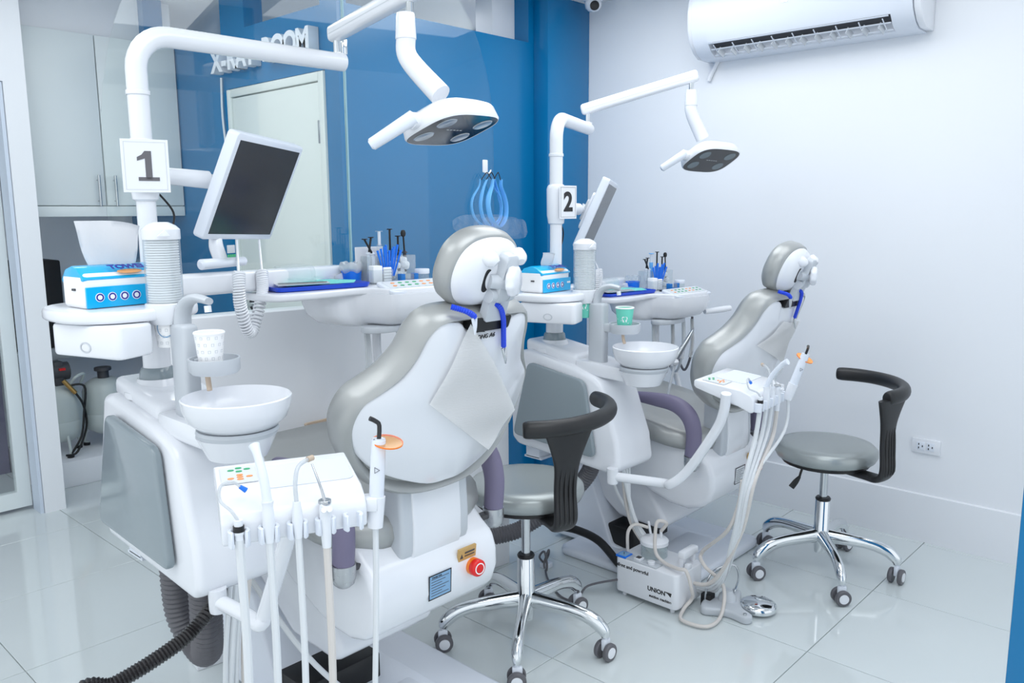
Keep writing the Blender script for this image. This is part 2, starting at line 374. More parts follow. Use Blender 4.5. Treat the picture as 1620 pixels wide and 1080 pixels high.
for k,(x,y) in enumerate(((.9,1.3),(1.9,.9),(.5,2.6),(2.6,2.2),(1.6,3.4),(3.1,1.0))):
    t=thing('ceiling_downlight','round recessed ceiling downlight','downlight',(x,y,2.56),group='recessed ceiling downlights')
    obj('trim_ring',lathe([(.045,-.004),(.06,-.008),(.062,0),(.045,0),(.045,-.004)],(x,y,2.56),24),'plastic',t); obj('diffuser',disc(.044,.003,(x,y,2.554)),'downlight',t)
# ---------------------------------------------------------------- dental units (coordinates of unit 1; unit 2 is the same shifted by T)
T = V((1.57,-.029,-.082)); O0 = V((0,0,0))
def cuspidor(off, n):
    w = ('near the camera','before the white wall')[n]
    t = thing('cuspidor_unit','white spittoon cabinet with grey side panel and lamp post '+w,'dental unit',(.9,2.0,0),off,'spittoon cabinets with lamp posts')
    # cabinet
    P=[(2.235,.63),(2.20,.605),(1.73,.575),(1.70,.60),(1.715,.70),(1.79,.90),(1.83,.925),(1.92,.955),(2.15,.995),(2.21,.985),(2.245,.80)]
    body=prism([(.80,v,z) for v,z in P],(.215,0,0),.028,4)
    for v in body.verts: v.co.x += (.945-v.co.z)*-.10*(1 if v.co.x<.9 else -.15)*.4
    obj('cabinet',body,'plastic',t)
    Q=roundpoly([(2.205,.652),(1.795,.632),(1.857,.912),(2.135,.952)],.03)
    pn=prism([(.795,y,z) for y,z in Q],(-.020,0,0),.006,3)
    for v in pn.verts: v.co.x += (.945-v.co.z)*-.04
    obj('side_panel',pn,'mid_grey',t)
    obj('step_cover',prism([(.825,1.93,.94),(1.0,1.93,.94),(1.0,2.19,.98),(.825,2.19,.98)],(0,0,.055),.018,3),'plastic',t)
    obj('post_flange',lathe([(.085,.985),(.083,1.0),(.06,1.008),(.055,1.02),(.05,1.03),(0,1.03)],(.905,2.105,0),32),'plastic',t)
    obj('collar',lathe([(.044,1.025),(.045,1.03),(.042,1.05),(.036,1.058),(0,1.058)],(.905,2.105,0),32),'mid_grey',t)
    end=(V((1.485,2.075,1.885)),V((1.34,2.285,1.888)))[n]
    p=V((.905,2.098,0)); d=(end-p); d.z=0; L=d.length; d.normalize()
    b=.085
    arc=[p+V((0,0,1.885-b))+d*(b-b*math.cos(a))+V((0,0,b*math.sin(a))) for a in [i*math.pi/2/8 for i in range(9)]]
    obj('lamp_post',join(tube([(.905,2.105,1.055),(.905,2.102,1.20)],.034,24),tube([(.905,2.10,1.2),(.905,2.098,1.5)],.0235,24),
        tube([V((.905,2.098,1.5))]+arc+[p+V((0,0,1.885))+d*(L+.02)],.0255,24,1)),'plastic',t)
    obj('post_ring',lathe([(.026,1.737),(.0285,1.739),(.0285,1.748),(.026,1.75)],(.905,2.098,0),24),'plastic',t)
    obj('post_clamp',lathe([(.024,1.48),(.031,1.485),(.033,1.50),(.036,1.515),(.037,1.615),(.034,1.625),(.029,1.632),(.024,1.634)],(.905,2.098,0),24),'plastic',t)
    # side table with drawer
    tb=obj('side_table',prism([(.808+x,2.055+y,1.204) for x,y in superell(.165,.165,2.5)],(0,0,.028),.008,3),'plastic',t)
    obj('drawer',prism([(.648,2.045,1.128),(.652,2.06,1.128),(.85,2.10,1.128),(.805,1.885,1.128),(.725,1.852,1.128),(.71,1.858,1.128)],(0,0,.074),.008),'plastic',tb)
    obj('finger_notch',xf(lathe([(.014,0),(.018,0),(.018,.001),(.014,.001)],(0,0,0),20,None,1,.7),basis((.680,1.948,1.152),(.30,-.95,0),(0,0,1))),'grey_plastic',tb)
    # bowl and its stand
    bw=obj('bowl',lathe([(0,.982),(.05,.978),(.085,.982),(.106,1.0),(.116,1.025),(.119,1.048),(.116,1.05),(.112,1.03),(.098,1.0),(.07,.99),(0,.986)],(.885,1.662,0),48),'plastic',t,60)
    obj('drain',disc(.012,.004,(.885,1.662,.985)),'chrome',bw)
    obj('bowl_ring',lathe([(0,.962),(.085,.962),(.09,.972),(.088,.979),(0,.979)],(.885,1.665,0),40),'grey_plastic',t)
    obj('bowl_stand',join(lathe([(0,.905),(.045,.905),(.065,.912),(.088,.962),(0,.962)],(.885,1.67,0),40),
        prism([(.84,1.72,.915),(.93,1.72,.915),(.975,1.88,.93),(.975,1.93,.93),(.82,1.93,.93),(.82,1.84,.93)],(0,0,.05),.008)),'plastic',t)
    # faucet column
    fc=obj('faucet_column',prism([(.850,1.825,.96),(.888,1.825,.96),(.893,1.875,.96),(.888,1.895,.96),(.848,1.895,.96),(.846,1.86,.96)],(0,0,.235),.010,3),'grey_plastic',t)
    obj('spout',tube([(.872,1.872,1.17),(.872,1.868,1.215),(.876,1.85,1.245),(.885,1.82,1.256),(.897,1.785,1.25)],[.022,.021,.019,.017,.014],14,6,.62,(1,0,0)),'grey_plastic',fc)
    obj('nozzle',tube([(.895,1.79,1.24),(.895,1.788,1.225)],.008,12),'plastic',fc)
    ch=obj('cup_holder',join(lathe([(0,1.09),(.05,1.09),(.056,1.097),(.057,1.125),(.053,1.125),(.052,1.102),(0,1.10)],(.884,1.752,0),36),box((.855,1.79,1.09),(.905,1.83,1.12),.005)),'grey_plastic',t)
    obj('flush_pipe',tube([(.862,1.745,1.09),(.862,1.742,1.07),(.86,1.735,1.055)],.006,10),'tan',t)
    obj('leveling_foot',join(box((.83,2.12,.55),(.9,2.19,.60)),box((.83,2.11,.545),(.92,2.2,.553))),'plastic_cool',t)
    return t
def dispenser(off,n):
    t=thing('cup_dispenser',('tall clear cup dispenser full of nested white paper cups','tall clear cup dispenser full of nested mint paper cups')[n],'cup dispenser',(.855,1.92,1.19),off,'cup dispensers')
    q=(.856,1.918,0)
    obj('base_ring',lathe([(.034,1.195),(.036,1.192),(.046,1.215),(.046,1.24),(.042,1.242),(.036,1.2),(.034,1.195)],q,32),'plastic',t)
    cs=[]
    for k in range(28):
        z=1.238+k*.0058; cs.append(lathe([(.032,z),(.0365,z),(.0375,z+.0015),(.0375,z+.0032),(.0345,z+.0044),(.032,z+.005)],q,26))
    st=obj('cup_stack',join(*cs),('paper_cup','mint')[n] if n==0 else 'paper_cup',t); st['kind']='stuff'
    obj('sleeve',lathe([(.0405,1.236),(.0415,1.236),(.0415,1.408),(.0405,1.408),(.0405,1.236)],q,32),'clear_plastic',t)
    lid=obj('lid',lathe([(0,1.43),(.018,1.43),(.034,1.422),(.043,1.413),(.043,1.392),(.0425,1.39),(0,1.39)],q,32),'plastic',t)
    obj('latch',prism([(.826,1.876,1.398),(.856,1.868,1.398),(.842,1.871,1.413)],(0,-.005,0),.001),'plastic',lid)
    o=thing('paper_cup',('white paper cup printed with a round emblem hanging below the dispenser','mint paper cup with white teeth hanging below the dispenser')[n],'cup',(.856,1.918,1.14),off,'cups at the dispensers')
    cup(o,q,1.137,n)
def cup(t,q,z,n,r=.0325,h=.085):
    m=('paper_cup','mint')[n]
    obj('wall',lathe([(0,z+.004),(r*.72,z),(r*.74,z),(r,z+h),(r*.96,z+h),(r*.70,z+.006),(0,z+.006)],q,32),m,t)
    obj('rim',lathe([(r*.95,z+h),(r*1.03,z+h-.002),(r*1.05,z+h+.001),(r*1.0,z+h+.0035),(r*.95,z+h)],q,32),'paper_cup',t)
    # printed marks follow the cone
    def mark(a,zz,s,shape):
        rr=r*(.74+.26*(zz-z)/h)+.0004
        f=lambda x,y:(q[0]+math.cos(a+x*s/rr)*(rr+y*s*.26*r/h),q[1]+math.sin(a+x*s/rr)*(rr+y*s*.26*r/h),zz+y*s)
        bm=bmesh.new()
        for poly in shape:
            vs=[bm.verts.new(f(*p)) for p in poly]; bm.faces.new(vs)
        return bm
    tooth=[[(-.8,.9),(-.4,1),(0,.85),(.4,1),(.8,.9),(1,.4),(.85,-.1),(.7,-.25),(-.7,-.25),(-.85,-.1),(-1,.4)],[(-.85,-.1),(-.25,-.25),(-.4,-.95),(-.65,-1)],[(.25,-.25),(.85,-.1),(.65,-1),(.4,-.95)]]
    out=[[(-1,1),(1,1),(1,.75),(-1,.75)],[(-1,.75),(-.75,.75),(-.6,-1),(-.85,-1)],[(.75,.75),(1,.75),(.85,-1),(.6,-1)],[(-.6,-1),(-.2,-1),(-.2,-.75),(-.6,-.75)],[(.2,-1),(.6,-1),(.6,-.75),(.2,-.75)]]
    ms=[]
    if n==0:
        for j in range(5):
            for k in range(12): ms.append(mark(k*math.pi/6+(j%2)*.26,z+.011+j*.0155,.0032,out))
        pm='grey_plastic'
    else:
        for k in range(4): ms.append(mark(k*math.pi/2+.62,z+h*.52,.0105,tooth))
        for k in range(14): ms.append(mark(k*2.4,z+.01+(k*37%60)/1000,.0015,[[(-1,-1),(1,-1),(1,1),(-1,1)]]))
        pm='paper_cup'
    pr_=obj('print',join(*ms),pm,t,0); pr_['kind']='stuff'
    if n==0 and z>1.13:
        ring=[[(math.cos(a)*k,math.sin(a)*k) for a,k in ((a0,1),(a0+.35,1),(a0+.35,.86),(a0,.86))] for a0 in [i*2*math.pi/18 for i in range(18)]]
        obj('emblem',mark(4.1,z+.045,.021,ring),'label_blue',t,0)
def cups(off,n):
    q=(.872,1.745,0)
    t=thing('paper_cup',('white paper cup with rows of small tooth outlines standing in the cup holder','mint paper cup with a white tooth standing in the cup holder')[n],'cup',(.872,1.745,1.1),off,'cups on the cup holders')
    cup(t,q,1.102,n,.033,.082)
def towel(off,n):
    t=thing('towel_pack',('blue and white paper towel pack with a tall sheet, near side table','blue and white paper towel pack with a small paper peak, far side table')[n],'towel pack',(.77,2.06,1.232),off,'paper towel packs')
    m=basis((.698,1.99,1.232),(.995,.08,0),(-.08,.995,0)); Lx,Ly,h=.185,.112,.082
    obj('paper_block',xf(box((.003,.003,0),(Lx-.003,Ly-.003,h),.012,3),m),'paper',t)
    wr=join(xf(box((.008,-.0012,.002),(Lx-.002,.004,h*.62),.001,1),m), xf(prism([(.004,-.001,h*.86),(.004,Ly*.3,h+.012),(.004,Ly*.5,h+.017),(.004,Ly*.8,h+.008),(.004,Ly,h*.8),(.004,Ly-.006,h*.7),(.004,.006,h*.78)],(Lx-.006,0,0),.003),m))
    obj('wrapper',wr,'cyan_film',t)
    for k in range(4):
        d=xf(disc(.0105,.0012,(0,0,0)),m@basis((.038+k*.029,-.0014,h*.32),(1,0,0),(0,0,1))); e=obj('pictogram',d,'paper_cup',t)
        obj('icon',xf(lathe([(.0058,0),(.009,0),(.009,.0006),(.0058,.0006)],(0,0,.0012),16),m@basis((.038+k*.029,-.0014,h*.32),(1,0,0),(0,0,1))),'navy',e)
    obj('sheet_count',xf(box((.158,-.002,h*.36),(.178,-.0012,h*.44)),m),'paper_cup',t)
    x=m.to_3x3()@V((1,0,0)); y=m.to_3x3()@V((0,.45,1))
    text('towel_word','TOWEL',.026,'navy',t,m@V((.115,.012,h+.012)),x,m.to_3x3()@V((0,.9,.42)),.0005,.001)
    obj('swoosh',xf(lathe([(0,0),(.03,0),(.03,.001),(0,.001)],(0,0,0),20,None,1,.28),m@basis((.115,.004,h+.001),(1,0,0),(0,.9,.5))),'orange_print',t)
    obj('end_mark',xf(box((-.0008,.038,.042),(.004,.052,.047)),m),'dark_grey',t)
    # pulled sheet
    bm=bmesh.new(); g=[]; hh=(.115,.06)[n]; wd=(.15,.075)[n]
    for i in range(13):
        row=[]
        for j in range(9):
            a=i/12; b=j/8; xx=.10+(a-.5)*wd*(.72+.38*b)-.012*b; yy=.05+.012*math.sin(a*7)*(.4+b)+.006*math.sin(b*5+a*3)-.02*b*b
            zz=h+.005+b*hh*(1-(.30,.75)[n]*max(0,a-.45)**1.5)
            row.append(bm.verts.new(m@V((xx,yy,zz))))
        g.append(row)
    for i in range(12):
        for j in range(8): bm.faces.new((g[i][j],g[i+1][j],g[i+1][j+1],g[i][j+1]))
    bmesh.ops.solidify(bm,geom=bm.faces[:],thickness=.0012)
    obj('pulled_sheet',bm,'paper',t,80)
def sign(off,n):
    az=math.radians((254,266)[n]); nn=V((math.cos(az),math.sin(az),0)); x=V((0,0,1)).cross(nn); q=V((.905,2.098,1.565))+nn*.042+x*(0,.022)[n]
    t=thing('number_sign',('laminated white card with number 1 on the near lamp post','laminated white card with number 2 on the far lamp post')[n],'sign',q,off,'number cards on the lamp posts')
    m=basis(q,x,(0,0,1)); w,h=(.108,.128)[0:2] if n==0 else (.096,.126)
    obj('card',xf(box((-w/2,-h/2,-.001),(w/2,h/2,.001),.0005,1),m),'plastic',t)
    obj('border',xf(join(box((-w/2+.006,h/2-.0075,0),(w/2-.006,h/2-.0065,.0014)),box((-w/2+.006,-h/2+.0065,0),(w/2-.006,-h/2+.0075,.0014)),box((-w/2+.0065,-h/2+.007,0),(-w/2+.0075,h/2-.007,.0014)),box((w/2-.0075,-h/2+.007,0),(w/2-.0065,h/2-.007,.0014))),m),'dark_grey' if n else 'grey_plastic',t)
    if n: text('numeral','2',.1,'screen_black',t,m@V((0,-.002,.0016)),x,(0,0,1),.0004,.0035)
    else: obj('numeral',xf(join(box((-.001,-.032,.001),(.014,.036,.002)),box((-.018,-.036,.001),(.030,-.027,.002)),prism([(-.001,.036,.001),(-.001,.018,.001),(-.019,.012,.001),(-.019,.021,.001),(-.008,.027,.001)],(0,0,.001))),m),'hose_grey',t,0)
def monitor(off,n):
    ctr=V((1.234,2.131,1.510)); X=V((.859,.511,-.033)); Y=V((.232,-.331,.915)); m=basis(ctr,X,Y)
    t=thing('monitor',('flat screen with black display on the arm beside number 1','tilted flat screen seen edge-on beside number 2')[n],'monitor',ctr,off,'unit monitors')
    w,h=.33,.264
    obj('housing',xf(prism([(x,y,-.036) for x,y in rrect(w+.036,h+.036,.012)],(0,0,.034),.006),m),'plastic_cool',t)
    obj('rear_bulge',xf(prism([(x,y,-.056) for x,y in rrect(.22,.16,.02)],(0,0,.022),.008),m),'plastic',t)
    obj('display',xf(box((-w/2,-h/2,-.004),(w/2,h/2,-.0012)),m),'screen_black',t)
    a=m@V((-.06,0,-.06))
    obj('mount_arm',join(tube([(.93,2.11,1.545),(.99,2.135,1.545),tuple(a*.75+V((.905,2.1,1.545))*.25)],[.018,.022,.024],16),tube([tuple(a*.8+V((.905,2.1,1.545))*.2),tuple(a)],.016,14),tube([tuple(a+Y*.02),tuple(a-Y*.02)],.022,14)),'plastic',t)
    obj('mount_plate',xf(prism([(x-.06,y,-.064) for x,y in rrect(.09,.09,.012)],(0,0,.012),.003),m),'grey_plastic',t)
    obj('signal_cable',tube([(.93,2.12,1.52),(.985,2.13,1.46),(.985,2.13,1.42),(.96,2.12,1.39)],.0028,8),'black',t)
    # camera cradle below the screen
    g=m@V((-.09,-h/2-.02,-.02))
    cr=thing('camera_cradle',('white camera handle with small display hanging under the near screen','white camera handle hanging under the far screen')[n],'camera holder',g,off,'camera handles under the monitors')
    k=V((.94,.34,0)).normalized()
    obj('bracket',tube([g+V((0,0,.01)),g+V((-.006,-.01,-.02)),g+V((.0,-.015,-.05)),g+V((.01,-.01,-.065))],[.016,.019,.019,.016],14),'plastic',cr)
    obj('handle',tube([g+V((0,-.03,-.068))-k*.085,g+V((0,-.03,-.067))-k*.08,g+V((0,-.03,-.067))+k*.085,g+V((0,-.03,-.068))+k*.09],[.009,.0145,.0125,.008],16,1),'plastic_cool',cr)
    obj('mini_display',xf(box((-.014,-.011,0),(.014,.011,.004),.001),basis(g+V((.02,-.04,-.03)),k,(0,0,1))),'grey_plastic',cr)
    obj('led_row',xf(join(*[box((-.016+i*.008,-.004,0),(-.011+i*.008,.004,.003)) for i in range(4)]),basis(g+V((.02,-.044,-.048)),k,(0,0,1))),'led_green',cr)
    # coiled cord
    a=m@V((.0,-h/2-.018,-.01)); b=m@V((.125,-h/2-.018,-.01)); dz=.245
    w_=V((-.06,-.11,0)); path=[a,a+w_*.6+V((0,0,-.05)),a+w_+V((.0,0,-.10)),a+w_+V((.0,0,-.18)),(a+b)/2+w_+V((-.01,0,-dz-.015)),b+w_+V((-.005,0,-.16)),b+w_+V((0,0,-.10)),b+w_*.6+V((0,0,-.05)),b]
    Q=catm(path,24); coil=[]; i0,i1=44,len(Q)-46; ph=0
    for i,q in enumerate(Q):
        if i<i0 or i>i1: coil.append(q)
        else:
            tt=(Q[i+1]-Q[i-1]).normalized(); sd=tt.cross(V((.6,-.75,0))).normalized(); nb=tt.cross(sd)
            for s in range(6): ph+=2*math.pi/12; pp=Q[i].lerp(Q[i+1],s/6); coil.append(pp+(sd*math.cos(ph)+nb*math.sin(ph))*.0145)
    single('coiled_cord',tube(coil,.0036,6,1),'plastic',('coiled white cord looping below the near screen','coiled white cord looping below the far screen')[n],'cord',a,off,'coiled camera cords')
def delivery(off,n):
    t=thing('delivery_unit',('white instrument table with key panel behind the near chair','white instrument table with key panel beside the white wall')[n],'instrument table',(1.55,2.1,1.1),off,'instrument tables')
    top=catm([(1.285,2.30,0),(1.215,2.18,0),(1.235,2.075,0),(1.30,2.045,0),(1.42,2.045,0),(1.50,2.055,0),(1.54,2.03,0),(1.565,1.965,0),(1.62,1.945,0),(1.79,1.935,0),(1.84,1.99,0),(1.84,2.14,0),(1.78,2.22,0)],5,True)
    obj('table_top',prism([(p.x,p.y,1.198) for p in top],(0,0,.022),.007,3),'plastic',t)
    out=[(p.x,p.y) for p in catm([(1.40,2.19,0),(1.42,2.09,0),(1.52,2.06,0),(1.56,1.955,0),(1.62,1.935,0),(1.79,1.925,0),(1.845,1.98,0),(1.845,2.13,0),(1.76,2.22,0),(1.5,2.24,0)],5,True)]
    obj('body',pillow(out,(1.64,2.09),[(0,1.095),(.55,1.098),(.82,1.112),(.95,1.14),(1,1.175),(.99,1.203),(0,1.203)],lambda x,y,d:V((x,y,d))),'plastic',t)
    pm=basis((1.70,1.985,1.224),(1,-.06,0),(0,1,.28)); kp=obj('key_panel',xf(prism([(x,y,-.012) for x,y in rrect(.27,.095,.012)],(0,0,.012),.004),pm),'plastic_cool',t)
    obj('key_film',xf(box((-.12,-.036,0),(.12,.036,.0008)),pm),'label_grey',kp)
    for j in range(3):
        for i in range(8):
            mm='led_orange' if (i in (0,4,5) and j>0) else 'led_green'
            obj('key',xf(lathe([(0,0),(.0065,0),(.0065,.0012),(0,.0012)],(-.1+i*.028+j*.006,-.024+j*.023,.0008),12,None,1.2,.7),pm),mm,kp)
    obj('swing_beam',xf(box((0,-.028,-.03),(.72,.028,.03),.012,3),basis((.915,2.10,1.262),(.965,.26,-.02),(-.26,.965,0))),'plastic',t)
    obj('beam_drop',tube([(1.585,2.26,1.25),(1.60,2.25,1.2)],.03,14),'plastic',t)
    obj('support_tube',tube([(1.60,2.08,1.11),(1.60,2.08,1.0),(1.62,2.08,.95),(1.70,2.08,.90),(1.77,2.07,.80),(1.77,2.04,.66),(1.69,1.99,.55),(1.56,1.94,.53)],.0135,12),'plastic',t)
    obj('under_plate',prism([(1.52+x*.9+.1,2.03+y,1.082) for x,y in superell(.12,.05)],(0,0,.02),.004),'grey_plastic',t)
    for k,(x,y) in enumerate(((1.545,2.06),(1.64,2.02),(1.70,2.0),(1.76,1.99))):
        h=obj('instrument_hose',tube([(x,y,1.10),(x,y-.004,.98),(x-.012,y,.90),(x+.02,y+.05,.84),(x+.03,y+.1,.92)],.006,8),'hose_grey' if k%2 else 'grey_plastic',t)
        obj('plastic_sleeve',tube([(x,y,1.09),(x+.002,y-.004,.98),(x-.011,y-.002,.91)],[.011,.012,.013],8,4,.7),'film',h)
    obj('side_handle',tube([(1.82,1.96,1.12),(1.90,1.925,1.125),(1.95,1.90,1.13)],[.012,.015,.013],12),'plastic',t)
    w=('on the near instrument table','on the far instrument table')[n]
    # --- things on the table
    zt=1.221; g=M.Translation((1.43,2.165,zt)) @ rz(math.radians(-8))
    tb=thing('instrument_tray','shallow bright blue tray '+w,'tray',(1.43,2.165,zt),off,'blue instrument trays')
    obj('tray',xf(pillow(rrect(.31,.17,.02),(0,0),[(0,0),(.92,0),(.95,.003),(1,.014),(1.01,.014),(.97,.001),(.94,.004),(0,.004)],lambda x,y,d:V((x,y,d))),g),'tray_blue',tb)
    single('paper_napkin',xf(prism([(-.11,-.05,.0145),(.10,-.07,.0145),(.145,.0,.0155),(.08,.07,.0165),(-.08,.065,.0155)],(0,0,.0015)),g),'napkin_green','pale green folded napkin in the blue tray '+w,'napkin',(1.43,2.165,zt+.0145),off,'green napkins')
    pc=thing('instrument_pouch','clear pouch of instruments lying in the blue tray '+w,'pouch',g@V((-.07,-.03,.017)),off,'instrument pouches')
    obj('film',xf(prism([(-.14,-.06,.017),(.02,-.07,.017),(.03,-.03,.019),(-.13,.0,.019)],(0,0,.002)),g),'film',pc)
    obj('probe',xf(tube([(-.13,-.035,.021),(.015,-.058,.021)],.002,6),g),'steel',pc); obj('mirror',xf(tube([(-.125,-.02,.021),(.01,-.045,.021)],.002,6),g),'steel',pc)
    gg=thing('safety_goggles','clear plastic goggles lying in the blue tray '+w,'goggles',g@V((-.04,.05,.018)),off,'clear goggles')
    obj('lens_shell',xf(pillow(rrect(.13,.05,.012),(0,0),[(.98,.0),(1,.004),(.96,.038),(.86,.05),(.3,.054),(0,.054)],lambda x,y,d:V((x-.045,y+.04,d+.018))),g),'clear_plastic',gg)
    obj('temple',xf(tube([(.02,.04,.03),(.06,.015,.026),(.075,-.02,.022)],.003,6),g),'clear_plastic',gg); obj('temple',xf(tube([(-.1,.04,.03),(-.06,.0,.03),(0,-.02,.025)],.003,6),g),'clear_plastic',gg)
    # round blue bin with a pale film liner
    q=(1.615,2.225,0); bn=thing('waste_cup','small round blue bin with a pale plastic liner '+w,'bin',(q[0],q[1],zt),off,'blue liner bins')
    obj('bin',lathe([(0,zt),(.031,zt),(.033,zt+.04),(.031,zt+.04),(.029,zt+.004),(0,zt+.004)],q,28),'vivid_blue',bn)
    lb=lathe([(.0335,zt+.036),(.038,zt+.043),(.038,zt+.056),(.033,zt+.066),(.024,zt+.066),(.018,zt+.05)],q,28)
    for v in lb.verts: a=math.atan2(v.co.y-q[1],v.co.x-q[0]); v.co.z+=.004*math.sin(a*5); v.co.x+=.002*math.sin(a*9)
    obj('liner',lb,'clear_plastic' if n else 'film',bn)
    # acrylic organizer
    m2=M.Translation((1.70,2.15,zt)) @ rz(math.radians(-8)); ob=thing('acrylic_organizer','clear acrylic box organizer packed with cotton '+w,'organizer',(1.70,2.15,zt),off,'clear organizers')
    for a,b in (((-.06,.0,0),(.115,.06,.086)),((-.075,-.045,0),(.0,.0,.045))):
        e=.0025
        obj('compartment',xf(join(box(a,(b[0],a[1]+e,b[2])),box((a[0],b[1]-e,0),b),box(a,(a[0]+e,b[1],b[2])),box((b[0]-e,a[1],0),b),box(a,(b[0],b[1],e))),m2),'clear_plastic',ob)
    cc=[]
    for k in range(26): cc.append(xf(lathe([(0,-.013),(.011,-.008),(.014,0),(.011,.008),(0,.013)],(0,0,0),8),m2@tr(.03+random.random()*.07,.014+random.random()*.032,.016+random.random()*.055)))
    co=obj('cotton',join(*cc),'paper',ob); co['kind']='stuff'
    gz=thing('gauze_stack','white cotton rolls stacked at the front '+w,'cotton rolls',m2@V((-.04,-.02,.003)),off,'cotton rolls')
    for k in range(5): obj('cotton_roll',xf(tube([(-.03,-.034,.009+k*.0095),(-.002,-.034,.009+k*.0095)],.0048,8),m2),'paper',gz)
    obj('cotton_block',xf(box((-.07,-.04,.003),(-.036,-.006,.058),.003),m2),'paper',gz)
    for k,(x,y,h,lean,kd) in enumerate(((-.052,.02,.06,-.01,'s'),(-.04,.012,.055,.03,'s'),(.035,.03,.085,0,'s'),(.06,.02,.062,0,'s'),(.085,.02,.07,.004,'p'))):
        s=thing('etch_syringe',('slim black syringe %s, %s of five from the left'%(w,('first','second','third','fourth')[k]) if kd=='s' else 'black spoon-ended plunger in the organizer '+w),'syringe',m2@V((x,y,.085)),off,'black syringes')
        top=V((x-lean,y,.086+h))
        obj('barrel',xf(join(tube([(x,y,.03),(x,y,.10)],.006,8),disc(.010,.003,(x,y,.093),n=10)),m2),'dark_grey' if k>1 else 'plastic_cool',s)
        obj('plunger',xf(join(tube([(x,y,.09),tuple(top)],.0036 if kd=='s' else .003,8),disc(.0095,.003,tuple(top),n=12) if kd=='s' else lathe([(0,-.012),(.008,-.006),(.009,.004),(.006,.012),(0,.014)],tuple(top),12)),m2),'black',s)
    s=thing('clear_syringe','pale translucent syringe behind the blue brushes '+w,'syringe',m2@V((-.005,.03,.08)),off,'pale syringes')
    obj('barrel',xf(join(tube([(-.005,.03,.04),(-.005,.03,.125)],.009,10),disc(.012,.003,(-.005,.03,.165),n=12)),m2),'shield_blue' if n else 'clear_plastic',s); obj('plunger',xf(tube([(-.005,.03,.12),(-.005,.03,.166)],.005,8),m2),'plastic_cool',s)
    for k in range(9):
        a=-.4+k*.1; x=-.012+k*.0045
        single('micro_brush',xf(tube([(x,-.008,.02),(x+a*.06,-.010-.004*(k%3),.105+.006*((k*5)%4))],[.0025,.0045],6,1),m2),'vivid_blue','one bright blue applicator in the bunch '+w,'applicator',m2@V((x,-.008,.02)),off,'blue applicators '+w)
    cs=thing('blue_case','small blue case with clear window '+w,'case',m2@V((.045,-.062,0)),off,'small blue cases')
    obj('shell',xf(join(box((.012,-.075,0),(.078,-.05,.010),.002),box((.012,-.075,0),(.028,-.05,.03),.002),box((.062,-.075,0),(.078,-.05,.03),.002)),m2),'case_blue',cs); obj('window',xf(box((.028,-.073,.01),(.062,-.052,.029)),m2),'jar_clear',cs)
    jr=thing('specimen_jar','small round clear jar with white lid '+w,'jar',m2@V((.105,-.055,0)),off,'small lidded jars'); q=m2@V((.108,-.05,0))
    obj('jar',lathe([(0,0),(.022,0),(.023,.003),(.022,.026),(0,.026)],q,24),'jar_clear',jr); obj('lid',lathe([(0,.026),(.0235,.026),(.0245,.028),(.0245,.04),(.023,.042),(0,.042)],q,24),'plastic_cool',jr)
    single('pen_tray',xf(box((-.06,-.085,0),(.005,-.068,.006),.002),m2),'black','thin dark holder in front of the cotton rolls '+w,'holder',m2@V((-.03,-.076,0)),off,'dark holders')
    if n==0: single('memo_card',xf(box((-.075,.068,0),(.03,.071,.115),.001,1),m2),'plastic','upright white card behind the syringes '+w,'card',m2@V((-.02,.07,0)),off)
